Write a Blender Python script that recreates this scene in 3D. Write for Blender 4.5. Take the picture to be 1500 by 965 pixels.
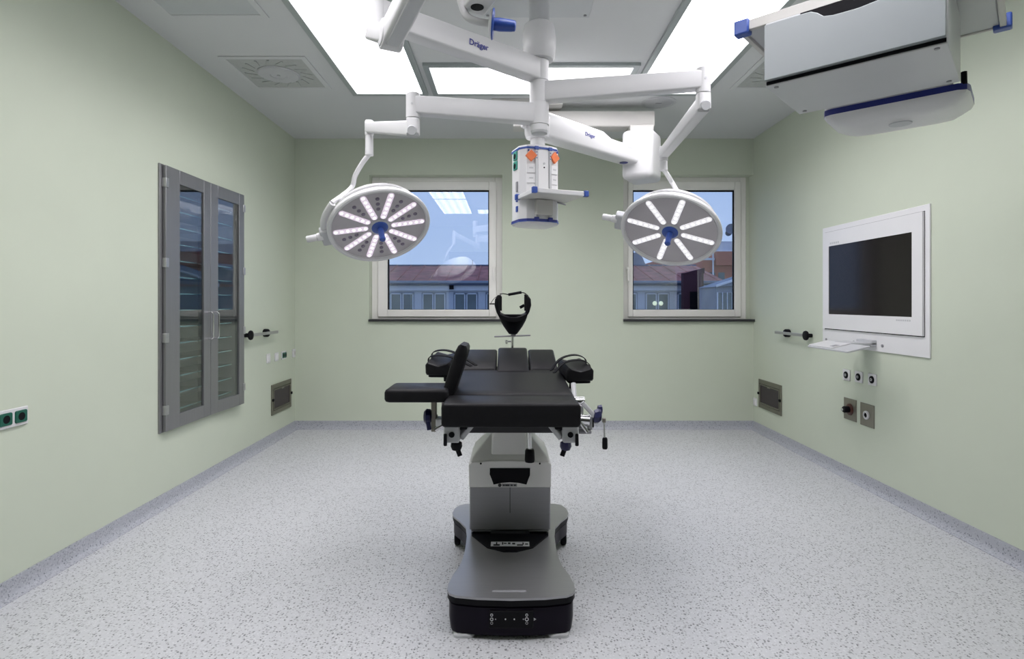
import bpy, math, random
from mathutils import Vector, Matrix, Quaternion
random.seed(7)
for o in list(bpy.data.objects):
    bpy.data.objects.remove(o)
scn = bpy.context.scene
col = scn.collection

# ------------------------------------------------------------------ camera
F = 840.0                      # focal length in px of a 1500 px wide frame
CU, CV, CH = 745.0, 443.0, 1.306   # vanishing point, eye height
cam_d = bpy.data.cameras.new('camera')
cam_d.sensor_width = 36.0
cam_d.lens = F * 36.0 / 1500.0
cam_d.shift_x = (750.0 - CU) / 1500.0
cam_d.shift_y = -(482.5 - CV) / 1500.0
cam_d.clip_start = 0.05
cam_d.clip_end = 300
cam = bpy.data.objects.new('camera', cam_d)
cam.location = (0, 0, CH)
cam.rotation_euler = (math.pi / 2, 0, 0)
col.objects.link(cam)
scn.camera = cam

# ------------------------------------------------------------------ view + sky
scn.view_settings.view_transform = 'Standard'
scn.view_settings.look = 'None'
scn.view_settings.gamma = 1.0
scn.view_settings.exposure = 0.0
scn.view_settings.use_curve_mapping = False
world = bpy.data.worlds.new('dusk_sky')
scn.world = world
world.use_nodes = True
wn = world.node_tree.nodes; wl = world.node_tree.links
wn.clear()
w_out = wn.new('ShaderNodeOutputWorld'); w_bg = wn.new('ShaderNodeBackground')
w_tc = wn.new('ShaderNodeTexCoord'); w_sep = wn.new('ShaderNodeSeparateXYZ'); w_ramp = wn.new('ShaderNodeValToRGB')
wl.new(w_tc.outputs['Generated'], w_sep.inputs[0]); wl.new(w_sep.outputs['Z'], w_ramp.inputs[0])
w_ramp.color_ramp.elements[0].position = 0.0; w_ramp.color_ramp.elements[0].color = (0.52, 0.68, 0.98, 1)
w_ramp.color_ramp.elements[1].position = 0.6; w_ramp.color_ramp.elements[1].color = (0.30, 0.46, 0.90, 1)
wl.new(w_ramp.outputs[0], w_bg.inputs[0]); w_bg.inputs[1].default_value = 1.12
wl.new(w_bg.outputs[0], w_out.inputs[0])
PANEL_STRENGTH = 3.3     # opal diffusers of the ceiling panels
PANEL_BEAM = 5.3         # downward beam of the tubes behind them (radiance of the area lamps)
LED_STRENGTH = 1.7

# ------------------------------------------------------------------ materials
M = {}
def mat(name, rgb, rough=0.5, metal=0.0, spec=0.5, noise=0.0, nscale=20.0, bump=0.0, bscale=200.0,
        emit=None, estr=0.0, stretch=None, coat=0.0):
    m = bpy.data.materials.new(name); m.use_nodes = True
    nt = m.node_tree; b = nt.nodes['Principled BSDF']
    b.inputs['Base Color'].default_value = (*rgb, 1)
    b.inputs['Roughness'].default_value = rough
    b.inputs['Metallic'].default_value = metal
    b.inputs['Specular IOR Level'].default_value = spec
    if coat: b.inputs['Coat Weight'].default_value = coat; b.inputs['Coat Roughness'].default_value = 0.15
    tc = nt.nodes.new('ShaderNodeTexCoord')
    vec = tc.outputs['Object']
    if stretch:
        mp = nt.nodes.new('ShaderNodeMapping'); mp.inputs['Scale'].default_value = stretch
        nt.links.new(vec, mp.inputs[0]); vec = mp.outputs[0]
    if noise > 0:
        n = nt.nodes.new('ShaderNodeTexNoise'); n.inputs['Scale'].default_value = nscale; n.inputs['Detail'].default_value = 4
        nt.links.new(vec, n.inputs['Vector'])
        r = nt.nodes.new('ShaderNodeValToRGB')
        r.color_ramp.elements[0].position = 0.3; r.color_ramp.elements[1].position = 0.7
        r.color_ramp.elements[0].color = (*[c * (1 - noise) for c in rgb], 1)
        r.color_ramp.elements[1].color = (*[min(1, c * (1 + noise)) for c in rgb], 1)
        nt.links.new(n.outputs['Fac'], r.inputs[0]); nt.links.new(r.outputs[0], b.inputs['Base Color'])
    if bump > 0:
        n2 = nt.nodes.new('ShaderNodeTexNoise'); n2.inputs['Scale'].default_value = bscale; n2.inputs['Detail'].default_value = 2
        nt.links.new(vec, n2.inputs['Vector'])
        bp = nt.nodes.new('ShaderNodeBump'); bp.inputs['Strength'].default_value = bump; bp.inputs['Distance'].default_value = 0.002
        nt.links.new(n2.outputs['Fac'], bp.inputs['Height']); nt.links.new(bp.outputs[0], b.inputs['Normal'])
    if emit:
        b.inputs['Emission Color'].default_value = (*emit, 1); b.inputs['Emission Strength'].default_value = estr
    M[name] = m
    return m

mat('wall_paint', (0.575, 0.627, 0.518), 0.55, spec=0.3, noise=0.012, nscale=3, bump=0.05, bscale=350)
mat('corridor_paint', (0.10, 0.085, 0.08), 0.6, noise=0.03, nscale=3)
mat('ceiling_paint', (0.63, 0.645, 0.65), 0.75, spec=0.2, noise=0.01, nscale=2)
mat('ceiling_plate', (0.52, 0.545, 0.56), 0.45, spec=0.4, noise=0.02, nscale=5)
mat('profile', (0.40, 0.44, 0.44), 0.45, metal=0.35, noise=0.02, nscale=30)
mat('diffuser_grille', (0.44, 0.46, 0.45), 0.6, noise=0.05, nscale=40)
mat('white', (0.66, 0.66, 0.675), 0.32, spec=0.5, noise=0.008, nscale=10)
mat('white_lacquer', (0.75, 0.75, 0.765), 0.3, spec=0.5, noise=0.01, nscale=6)
mat('housing_white', (0.74, 0.73, 0.73), 0.4, noise=0.01, nscale=8)
mat('cream', (0.55, 0.54, 0.52), 0.4, noise=0.01, nscale=8)
mat('drawer_grey_dimmed', (0.315, 0.345, 0.36), 0.35, noise=0.01, nscale=8)  # drawer front, colour darkened to offset the panel light on it
mat('drawer_grey_lifted', (0.53, 0.54, 0.56), 0.35, noise=0.01, nscale=8)  # drawer box, colour lightened to offset the shade on its underside
mat('window_white', (0.86, 0.85, 0.82), 0.35, noise=0.01, nscale=8)
mat('light_grey', (0.52, 0.53, 0.55), 0.4, noise=0.02, nscale=12)
mat('mid_grey', (0.27, 0.27, 0.29), 0.45, noise=0.03, nscale=12)
mat('dark_grey', (0.04, 0.04, 0.045), 0.45, spec=0.3, noise=0.05, nscale=12)
mat('black', (0.006, 0.006, 0.008), 0.45, spec=0.1, noise=0.1, nscale=20)
mat('rubber', (0.006, 0.006, 0.008), 0.55, spec=0.1, noise=0.1, nscale=20)
mat('upholstery', (0.012, 0.012, 0.0135), 0.40, spec=0.09, noise=0.08, nscale=40, bump=0.08, bscale=500)
mat('blue', (0.035, 0.085, 0.36), 0.35, noise=0.03, nscale=20)
mat('dark_blue', (0.018, 0.028, 0.20), 0.35, noise=0.05, nscale=20)
mat('knob_blue', (0.007, 0.009, 0.065), 0.35, noise=0.05, nscale=20)
mat('logo_blue', (0.02, 0.03, 0.28), 0.5, noise=0.02, nscale=20)
mat('chrome', (0.72, 0.72, 0.73), 0.18, metal=1.0, noise=0.02, nscale=30)
mat('brushed_steel', (0.50, 0.50, 0.515), 0.36, metal=0.9, noise=0.05, nscale=6, stretch=(1, 1, 40))
mat('cabinet_steel', (0.27, 0.27, 0.28), 0.42, metal=0.7, noise=0.05, nscale=5, stretch=(60, 60, 1))
mat('base_steel', (0.36, 0.36, 0.37), 0.36, metal=0.75, noise=0.04, nscale=6, stretch=(1, 40, 1))
mat('column_steel', (0.30, 0.30, 0.315), 0.4, metal=0.75, noise=0.03, nscale=6, stretch=(1, 1, 30))
mat('plate_steel', (0.27, 0.255, 0.22), 0.35, metal=0.8, noise=0.05, nscale=8, stretch=(1, 30, 1))
mat('cabinet_inside', (0.50, 0.51, 0.50), 0.45, metal=0.2, noise=0.04, nscale=8)
mat('green_socket', (0.004, 0.10, 0.065), 0.3, noise=0.05, nscale=20)
mat('orange', (0.80, 0.20, 0.07), 0.4, noise=0.03, nscale=30)
mat('teal', (0.05, 0.30, 0.24), 0.4, noise=0.03, nscale=30)
mat('brown_knob', (0.07, 0.022, 0.015), 0.35, noise=0.1, nscale=30)
mat('lamp_face', (0.50, 0.47, 0.50), 0.4, spec=0.5, noise=0.02, nscale=15)
mat('lens_off', (0.20, 0.17, 0.24), 0.15, noise=0.05, nscale=40)
mat('glass_edge', (0.30, 0.55, 0.58), 0.15, spec=0.6, noise=0.05, nscale=20)
mat('vent_steel', (0.20, 0.195, 0.155), 0.4, metal=0.6, noise=0.06, nscale=8)
mat('sill_stone', (0.022, 0.022, 0.026), 0.4, noise=0.2, nscale=60)
mat('screen', (0.008, 0.005, 0.006), 0.12, spec=0.3, noise=0.05, nscale=4)
mat('facade', (0.60, 0.63, 0.68), 0.8, noise=0.06, nscale=0.8)
mat('facade_window', (0.12, 0.16, 0.17), 0.15, noise=0.2, nscale=0.7)
mat('facade_frame', (0.75, 0.78, 0.82), 0.6, noise=0.03, nscale=2)
mat('roof_tile', (0.46, 0.165, 0.12), 0.8, noise=0.3, nscale=1.5)
mat('red_render', (0.52, 0.16, 0.105), 0.8, noise=0.12, nscale=0.6)
mat('maroon', (0.06, 0.012, 0.02), 0.7, noise=0.1, nscale=0.6)
mat('gutter', (0.10, 0.13, 0.20), 0.6, noise=0.1, nscale=1)
mat('slate', (0.26, 0.30, 0.36), 0.7, noise=0.1, nscale=1)
mat('asphalt', (0.06, 0.06, 0.065), 0.9, noise=0.1, nscale=1)
mat('panel_light', (0.9, 0.9, 0.9), 0.5, emit=(1.0, 0.97, 1.0), estr=PANEL_STRENGTH)
mat('led', (0.55, 0.55, 0.60), 0.3, emit=(1.0, 0.97, 1.0), estr=LED_STRENGTH * 0.36)
mat('led_pink', (0.55, 0.48, 0.60), 0.3, emit=(1.0, 0.86, 0.98), estr=LED_STRENGTH * 0.32)
mat('led_lens', (0.95, 0.95, 1.0), 0.2, emit=(1.0, 0.98, 1.0), estr=LED_STRENGTH)
mat('lit_window', (0.6, 0.6, 0.5), 0.5, emit=(0.75, 0.85, 0.60), estr=0.9)

_nt = M['panel_light'].node_tree; _b = _nt.nodes['Principled BSDF']
_tc = _nt.nodes.new('ShaderNodeTexCoord'); _sx = _nt.nodes.new('ShaderNodeSeparateXYZ'); _nt.links.new(_tc.outputs['Object'], _sx.inputs[0])
_m1 = _nt.nodes.new('ShaderNodeMath'); _m1.operation = 'MULTIPLY'; _m1.inputs[1].default_value = 2 * math.pi / .132; _nt.links.new(_sx.outputs[0], _m1.inputs[0])
_m2 = _nt.nodes.new('ShaderNodeMath'); _m2.operation = 'COSINE'; _nt.links.new(_m1.outputs[0], _m2.inputs[0])
_m3 = _nt.nodes.new('ShaderNodeMath'); _m3.operation = 'MULTIPLY_ADD'; _m3.inputs[1].default_value = PANEL_STRENGTH * .22; _m3.inputs[2].default_value = PANEL_STRENGTH
_nt.links.new(_m2.outputs[0], _m3.inputs[0]); _nt.links.new(_m3.outputs[0], _b.inputs['Emission Strength'])
# glass: thin sheet, clear with Fresnel mirror
def glass(name, tint, ior, boost):
    m = bpy.data.materials.new(name); m.use_nodes = True
    nt = m.node_tree; nt.nodes.clear()
    out = nt.nodes.new('ShaderNodeOutputMaterial'); mx = nt.nodes.new('ShaderNodeMixShader')
    tr = nt.nodes.new('ShaderNodeBsdfTransparent'); gl = nt.nodes.new('ShaderNodeBsdfGlossy'); fr = nt.nodes.new('ShaderNodeFresnel')
    ml = nt.nodes.new('ShaderNodeMath'); ml.operation = 'MULTIPLY'; ml.inputs[1].default_value = boost; ml.use_clamp = True
    nz = nt.nodes.new('ShaderNodeTexNoise'); nz.inputs['Scale'].default_value = 1.5
    rp = nt.nodes.new('ShaderNodeValToRGB')
    rp.color_ramp.elements[0].color = (*[c * 0.985 for c in tint], 1); rp.color_ramp.elements[1].color = (*tint, 1)
    nt.links.new(nz.outputs['Fac'], rp.inputs[0]); nt.links.new(rp.outputs[0], tr.inputs[0])
    gl.inputs['Roughness'].default_value = 0.0
    ge = nt.nodes.new('ShaderNodeNewGeometry'); mr = nt.nodes.new('ShaderNodeMapRange')   # same mirror strength from both sides of the sheet
    mr.inputs['To Min'].default_value = ior; mr.inputs['To Max'].default_value = 1.0 / ior
    nt.links.new(ge.outputs['Backfacing'], mr.inputs['Value']); nt.links.new(mr.outputs[0], fr.inputs['IOR'])
    nt.links.new(fr.outputs[0], ml.inputs[0]); nt.links.new(ml.outputs[0], mx.inputs[0])
    nt.links.new(tr.outputs[0], mx.inputs[1]); nt.links.new(gl.outputs[0], mx.inputs[2]); nt.links.new(mx.outputs[0], out.inputs[0])
    M[name] = m
glass('window_glass', (0.93, 0.95, 0.975), 1.5, 2.9)
glass('cabinet_glass', (0.86, 0.88, 0.89), 1.5, 1.7)
glass('shelf_glass', (0.55, 0.68, 0.68), 1.5, 1.0)

# floor: speckled vinyl
def speckle(name, base, dark, light, rough):
    m = bpy.data.materials.new(name); m.use_nodes = True
    nt = m.node_tree; b = nt.nodes['Principled BSDF']; L = nt.links
    tc = nt.nodes.new('ShaderNodeTexCoord')
    prev = None
    def layer(scale, seed, thr, rad, colr, prev):
        mp = nt.nodes.new('ShaderNodeMapping'); mp.inputs['Location'].default_value = (seed, seed * 1.7, seed * .6)
        L.new(tc.outputs['Object'], mp.inputs[0])
        dn = nt.nodes.new('ShaderNodeTexNoise'); dn.inputs['Scale'].default_value = scale * 1.3; L.new(mp.outputs[0], dn.inputs['Vector'])
        vm = nt.nodes.new('ShaderNodeVectorMath'); vm.operation = 'MULTIPLY_ADD'
        vm.inputs[1].default_value = (0.9 / scale,) * 3
        L.new(dn.outputs['Color'], vm.inputs[0]); L.new(mp.outputs[0], vm.inputs[2])
        vo = nt.nodes.new('ShaderNodeTexVoronoi'); vo.inputs['Scale'].default_value = scale; L.new(vm.outputs[0], vo.inputs['Vector'])
        sp = nt.nodes.new('ShaderNodeSeparateColor'); L.new(vo.outputs['Color'], sp.inputs[0])
        a = nt.nodes.new('ShaderNodeMath'); a.operation = 'GREATER_THAN'; a.inputs[1].default_value = thr; L.new(sp.outputs[0], a.inputs[0])
        c = nt.nodes.new('ShaderNodeMath'); c.operation = 'LESS_THAN'; c.inputs[1].default_value = rad; L.new(vo.outputs['Distance'], c.inputs[0])
        d = nt.nodes.new('ShaderNodeMath'); d.operation = 'MULTIPLY'; L.new(a.outputs[0], d.inputs[0]); L.new(c.outputs[0], d.inputs[1])
        mx = nt.nodes.new('ShaderNodeMix'); mx.data_type = 'RGBA'
        L.new(d.outputs[0], mx.inputs[0]); mx.inputs[7].default_value = (*colr, 1)
        if prev is None: mx.inputs[6].default_value = (*base, 1)
        else: L.new(prev, mx.inputs[6])
        return mx.outputs[2]
    p = layer(95, 3.1, 0.45, 0.36, light, None)
    p = layer(85, 9.3, 0.42, 0.35, tuple(0.5 * (x + y) for x, y in zip(base, dark)), p)
    p = layer(76, 5.7, 0.62, 0.32, dark, p)
    L.new(p, b.inputs['Base Color'])
    b.inputs['Roughness'].default_value = rough; b.inputs['Specular IOR Level'].default_value = 0.4
    M[name] = m
speckle('floor_vinyl', (0.555, 0.565, 0.59), (0.20, 0.205, 0.22), (0.63, 0.64, 0.665), 0.45)
speckle('skirting_vinyl', (0.40, 0.415, 0.46), (0.20, 0.21, 0.24), (0.47, 0.48, 0.53), 0.5)

# ------------------------------------------------------------------ geometry helpers
V = Vector
def fr(o=(0, 0, 0), x=(1, 0, 0), y=(0, 1, 0), z=None):
    """frame matrix from origin and axes"""
    x = V(x).normalized(); y = V(y).normalized()
    z = V(z).normalized() if z is not None else x.cross(y)
    m = Matrix.Identity(4)
    for i in range(3):
        m[i][0] = x[i]; m[i][1] = y[i]; m[i][2] = z[i]; m[i][3] = o[i]
    return m
def axis_frame(p0, p1, up=(0, 0, 1)):
    z = (V(p1) - V(p0)).normalized(); up = V(up)
    if abs(z.dot(up.normalized())) > .98: up = V((0, 1, 0)) if abs(z.y) < .9 else V((1, 0, 0))
    x = up.cross(z).normalized(); y = z.cross(x)
    return fr(p0, x, y, z)
def rrect(w, h, r, seg=3):
    pts = []
    r = min(r, w / 2 - 1e-5, h / 2 - 1e-5)
    for cx, cy, a0 in ((w / 2 - r, h / 2 - r, 0), (-w / 2 + r, h / 2 - r, 90), (-w / 2 + r, -h / 2 + r, 180), (w / 2 - r, -h / 2 + r, 270)):
        for i in range(seg + 1):
            a = math.radians(a0 + 90 * i / seg)
            pts.append((cx + r * math.cos(a), cy + r * math.sin(a)))
    return pts
class G:
    def __init__(s): s.v = []; s.f = []; s.mi = []; s.cur = 0
    def add(s, vs, fs):
        b = len(s.v); s.v += [V(p) for p in vs]
        for f in fs: s.f.append([b + i for i in f]); s.mi.append(s.cur)
        return s
    def box(s, x0, x1, y0, y1, z0, z1, m=None):
        vs = [V((x, y, z)) for z in (z0, z1) for x, y in ((x0, y0), (x1, y0), (x1, y1), (x0, y1))]
        if m: vs = [m @ p for p in vs]
        return s.add(vs, [(3, 2, 1, 0), (4, 5, 6, 7), (0, 1, 5, 4), (1, 2, 6, 5), (2, 3, 7, 6), (3, 0, 4, 7)])
    def cbox(s, c, sx, sy, sz, m=None):
        return s.box(c[0] - sx / 2, c[0] + sx / 2, c[1] - sy / 2, c[1] + sy / 2, c[2] - sz / 2, c[2] + sz / 2, m)
    def rings(s, rings, cap0=True, cap1=True, closed=True):
        n = len(rings[0]); vs = [p for r in rings for p in r]; fs = []
        for i in range(len(rings) - 1):
            for j in range(n if closed else n - 1):
                k = (j + 1) % n
                fs.append((i * n + j, i * n + k, (i + 1) * n + k, (i + 1) * n + j))
        if cap0: fs.append(tuple(reversed(range(n))))
        if cap1: fs.append(tuple(range((len(rings) - 1) * n, len(rings) * n)))
        return s.add(vs, fs)
    def prism(s, poly, z0, z1, m=None):
        m = m or Matrix.Identity(4)
        return s.rings([[m @ V((x, y, z)) for x, y in poly] for z in (z0, z1)])
    def cyl(s, p0, p1, r0, r1=None, n=24, cap=True):
        r1 = r0 if r1 is None else r1
        m = axis_frame(p0, p1); L = (V(p1) - V(p0)).length
        return s.rings([[m @ V((r * math.cos(2 * math.pi * i / n), r * math.sin(2 * math.pi * i / n), z)) for i in range(n)] for r, z in ((r0, 0), (r1, L))], cap, cap)
    def lathe(s, prof, m=None, n=32, cap0=True, cap1=True):
        m = m or Matrix.Identity(4)
        return s.rings([[m @ V((r * math.cos(2 * math.pi * i / n), r * math.sin(2 * math.pi * i / n), z)) for i in range(n)] for r, z in prof], cap0, cap1)
    def sphere(s, c, r, n=16, k=8):
        return s.lathe([(max(r * math.sin(math.pi * i / k), 1e-4), -r * math.cos(math.pi * i / k)) for i in range(k + 1)], Matrix.Translation(c), n)
    def beam(s, p0, p1, w0, h0, w1=None, h1=None, r=.015, up=(0, 0, 1)):
        w1 = w0 if w1 is None else w1; h1 = h0 if h1 is None else h1
        m = axis_frame(p0, p1, up); L = (V(p1) - V(p0)).length
        return s.rings([[m @ V((x, y, z)) for x, y in rrect(w, h, r)] for w, h, z in ((w0, h0, 0), (w1, h1, L))])
    def tube(s, pts, r, n=12, smooth=0):
        pts = [V(p) for p in pts]
        if smooth: pts = spline(pts, smooth)
        rs = r if isinstance(r, (list, tuple)) else [r] * len(pts)
        if len(rs) != len(pts): rs = [rs[0] + (rs[-1] - rs[0]) * i / (len(pts) - 1) for i in range(len(pts))]
        t = [(pts[min(i + 1, len(pts) - 1)] - pts[max(i - 1, 0)]).normalized() for i in range(len(pts))]
        up = V((0, 0, 1)) if abs(t[0].z) < .9 else V((0, 1, 0))
        x = up.cross(t[0]).normalized(); R = []
        for i, p in enumerate(pts):
            if i:
                q = t[i - 1].rotation_difference(t[i]); x = (q @ x).normalized()
            y = t[i].cross(x)
            R.append([p + rs[i] * (x * math.cos(2 * math.pi * k / n) + y * math.sin(2 * math.pi * k / n)) for k in range(n)])
        return s.rings(R)
    def band(s, pts, w, th, wdir, smooth=0):
        """flat strap: width w along wdir, thickness th"""
        pts = [V(p) for p in pts]
        if smooth: pts = spline(pts, smooth)
        R = []
        for i, p in enumerate(pts):
            t = (pts[min(i + 1, len(pts) - 1)] - pts[max(i - 1, 0)]).normalized()
            wd = V(wdir); wd = (wd - t * wd.dot(t)).normalized(); nn = t.cross(wd)
            R.append([p + wd * a * w / 2 + nn * b * th / 2 for a, b in ((-1, -1), (1, -1), (1, 1), (-1, 1))])
        return s.rings(R)
def spline(pts, k):
    out = []
    for i in range(len(pts) - 1):
        p0 = pts[max(i - 1, 0)]; p1 = pts[i]; p2 = pts[i + 1]; p3 = pts[min(i + 2, len(pts) - 1)]
        for j in range(k):
            t = j / k
            out.append(0.5 * ((2 * p1) + (p2 - p0) * t + (2 * p0 - 5 * p1 + 4 * p2 - p3) * t * t + (3 * p1 - p0 - 3 * p2 + p3) * t ** 3))
    out.append(pts[-1]); return out

W = {}
def mesh_of(name, g, mats, off, angle=35):
    me = bpy.data.meshes.new(name)
    me.from_pydata([tuple(p - off) for p in g.v], [], g.f)
    for mm in (mats if isinstance(mats, (list, tuple)) else [mats]): me.materials.append(M[mm])
    me.polygons.foreach_set('material_index', g.mi)
    me.validate()
    me.shade_smooth(); me.set_sharp_from_angle(angle=math.radians(angle))
    me.update()
    return me
def tag(o, label=None, cat=None, group=None, kind=None):
    if label: o['label'] = label
    if cat: o['category'] = cat
    if group: o['group'] = group
    if kind: o['kind'] = kind
    return o
def thing(name, loc, label=None, cat=None, group=None, kind=None):
    o = bpy.data.objects.new(name, None); o.empty_display_size = 0.1; o.location = loc; col.objects.link(o)
    W[o.name] = V(loc)
    return tag(o, label, cat, group, kind)
def part(name, g, m, parent, bevel=0, seg=2, label=None, angle=35):
    off = W[parent.name] if parent else V((0, 0, 0))
    o = bpy.data.objects.new(name, mesh_of(name, g, m, off, angle)); col.objects.link(o)
    W[o.name] = off
    if parent: o.parent = parent
    if label: o['label'] = label
    if bevel:
        b = o.modifiers.new('bevel', 'BEVEL'); b.width = bevel; b.segments = seg; b.limit_method = 'ANGLE'; b.angle_limit = math.radians(35)
        b.use_clamp_overlap = True
    return o
def solo(name, g, m, loc, label=None, cat=None, group=None, kind=None, bevel=0, seg=2):
    """single mesh thing whose origin is at loc"""
    o = bpy.data.objects.new(name, mesh_of(name, g, m, V(loc))); o.location = loc; col.objects.link(o)
    W[o.name] = V(loc)
    if bevel:
        b = o.modifiers.new('bevel', 'BEVEL'); b.width = bevel; b.segments = seg; b.limit_method = 'ANGLE'; b.angle_limit = math.radians(35)
    return tag(o, label, cat, group, kind)
def text_geo(g, s, size, m, depth=.0006):
    cu = bpy.data.curves.new('lettering', 'FONT'); cu.body = s; cu.size = size; cu.extrude = depth; cu.align_x = 'CENTER'; cu.align_y = 'CENTER'
    cu.resolution_u = 3; cu.offset = size * .009
    ob = bpy.data.objects.new('lettering', cu); col.objects.link(ob)
    dg = bpy.context.evaluated_depsgraph_get()
    me = bpy.data.meshes.new_from_object(ob.evaluated_get(dg))
    g.add([m @ v.co for v in me.vertices], [tuple(p.vertices) for p in me.polygons])
    bpy.data.objects.remove(ob); bpy.data.meshes.remove(me); bpy.data.curves.remove(cu)
    return g

# places measured off the photograph's perspective (back wall, side walls, ceiling)
YB, XL, XR, ZC, YF = 5.928, -2.209, 2.533, 3.0, -0.75
def P(u, v, y): return V(((u - CU) * y / F, y, CH - (v - CV) * y / F))
def PR(u, v): return P(u, v, XR * F / (u - CU))
def PL(u, v): return P(u, v, XL * F / (u - CU))

# ================================================================== SETTING
T = .30
solo('floor', G().box(XL - .1, XR + .1, YF - .1, YB + .05, -.1, 0), 'floor_vinyl', (0, 0, 0), kind='structure')
solo('ceiling', G().box(XL - .1, XR + .1, YF - .1, YB + T, ZC, ZC + .1), 'ceiling_paint', (0, 0, ZC), kind='structure')
# back wall with two openings
o1 = (-1.440, -.067, 1.115, 2.626)
o2 = (1.186, XR, 1.115, 2.626)
g = G()
for x0, x1, z0, z1 in ((XL - .1, XR + .1, 0, o1[2]), (XL - .1, XR + .1, o1[3], ZC), (XL - .1, o1[0], o1[2], o1[3]), (o1[1], o2[0], o1[2], o1[3]), (XR, XR + .1, o1[2], o1[3])):
    g.box(x0, x1, YB, YB + T, z0, z1)
solo('wall_back', g, 'wall_paint', (0, YB, 0), kind='structure')
# left wall with the niche of the cabinet
cy0, cy1, cz0, cz1 = 3.640, 4.680, .492, 2.176
g = G()
g.box(XL - .1, XL, YF, cy0, 0, ZC); g.box(XL - .1, XL, cy1, YB, 0, ZC)
g.box(XL - .1, XL, cy0, cy1, 0, cz0); g.box(XL - .1, XL, cy0, cy1, cz1, ZC)
solo('wall_left', g, 'wall_paint', (XL, 0, 0), kind='structure')
solo('wall_right', G().box(XR, XR + .1, YF, YB, 0, ZC), 'wall_paint', (XR, 0, 0), kind='structure')
g = G()
for x0, x1, z0, z1 in ((XL - .1, -1.35, 0, ZC), (1.55, XR + .1, 0, ZC), (-1.35, 1.55, 2.45, ZC)): g.box(x0, x1, YF - .1, YF, z0, z1)
solo('wall_front', g, 'wall_paint', (0, YF, 0), kind='structure')
# unlit corridor beyond the open double door behind the camera
g = G(); yc = YF - 2.6
g.box(-2.3, 2.6, yc - .1, yc, 0, 2.6); g.box(-2.4, -2.3, yc, YF - .1, 0, 2.6); g.box(2.6, 2.7, yc, YF - .1, 0, 2.6); g.box(-2.4, 2.7, yc - .1, YF - .1, 2.6, 2.7)
solo('wall_corridor', g, 'corridor_paint', (0, yc, 0), kind='structure')
solo('floor_corridor', G().box(-2.4, 2.7, yc - .1, YF - .1, -.1, 0), 'corridor_paint', (0, yc, 0), kind='structure')
# coved skirting
def skirting(name, p0, p1, inward):
    p0 = V(p0); p1 = V(p1); inward = V(inward); prof = [(0, .085), (.006, .085), (.008, .05), (.012, .025), (.022, .010), (.040, .002), (.040, 0), (0, 0)]
    solo(name, G().rings([[p + inward * a + V((0, 0, b)) for a, b in prof] for p in (p0, p1)]), 'skirting_vinyl', p0, kind='structure')
skirting('baseboard_back', (XL, YB, 0), (XR, YB, 0), (0, -1, 0))
skirting('baseboard_left', (XL, YF, 0), (XL, YB, 0), (1, 0, 0))
skirting('baseboard_right', (XR, YF, 0), (XR, YB, 0), (-1, 0, 0))

# windows
def window(name, ox0, ox1, oz0, oz1, fx0, fx1, gx0, gx1, handle_x):
    yf = YB + .115
    t = thing(name, ((ox0 + ox1) / 2, yf, oz0), kind='structure')
    k = yf / F
    sx0, sx1 = fx0 + .065, fx1 - .06
    z0, z1 = oz0, oz1
    sz0, sz1 = CH - (464 - CV) * k, CH - (266 - CV) * k
    gz0, gz1 = CH - (453.5 - CV) * k, CH - (278.5 - CV) * k
    def ring(g, a0, a1, b0, b1, c0, c1, d0, d1, ya, yb):
        g.box(a0, b0, ya, yb, c0, c1); g.box(b1, a1, ya, yb, c0, c1); g.box(b0, b1, ya, yb, c0, d0); g.box(b0, b1, ya, yb, d1, c1)
    g = G(); ring(g, fx0, fx1, sx0 + .012, sx1 - .012, z0, z1, sz0 + .012, sz1 - .012, yf, yf + .08)
    part('frame', g, 'window_white', t, .004)
    g = G(); ring(g, sx0, sx1, gx0, gx1, sz0, sz1, gz0, gz1, yf - .022, yf + .05)
    sash = part('sash', g, 'window_white', t, .006)
    g = G(); ring(g, gx0 - .002, gx1 + .002, gx0 + .012, gx1 - .010, gz0 - .002, gz1 + .002, gz0 + .004, gz1 - .014, yf + .006, yf + .03)
    part('gasket', g, 'black', sash)
    part('pane', G().box(gx0, gx1, yf + .014, yf + .018, gz0, gz1), 'window_glass', sash)
    hz = CH - (402 - CV) * k
    g = G(); g.cbox((handle_x, yf - .026, hz + .05), .026, .010, .06); g.cyl((handle_x, yf - .03, hz + .05), (handle_x, yf - .062, hz + .05), .010, n=12)
    g.cbox((handle_x, yf - .064, hz), .020, .014, .13)
    part('handle', g, 'window_white', sash, .004)
    part('sill', G().box(ox0 - .003 if name == 'window_1' else ox0 - .003, ox1, YB - .035, yf, oz0 - .005, oz0 + .018), 'sill_stone', t, .003)
k = (YB + .115) / F
window('window_1', *o1, -1.440, -.067, (568 - CU) * k, (716.5 - CU) * k, (724 - CU) * k)
window('window_2', *o2, 1.190, 2.502, (926.5 - CU) * k, (1075.5 - CU) * k, (918.5 - CU) * k)
g = G().box(2.502, XR, YB + .113, YB + T, 1.115, 2.626)
solo('trim_1', g, 'wall_paint', (2.5, YB, 1.1), kind='structure')
# reveal behind frames closes the wall thickness
g = G(); g.box(-1.440, -.067, YB + .195, YB + T, 2.58, 2.626); g.box(1.19, 2.502, YB + .195, YB + T, 2.58, 2.626)

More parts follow.
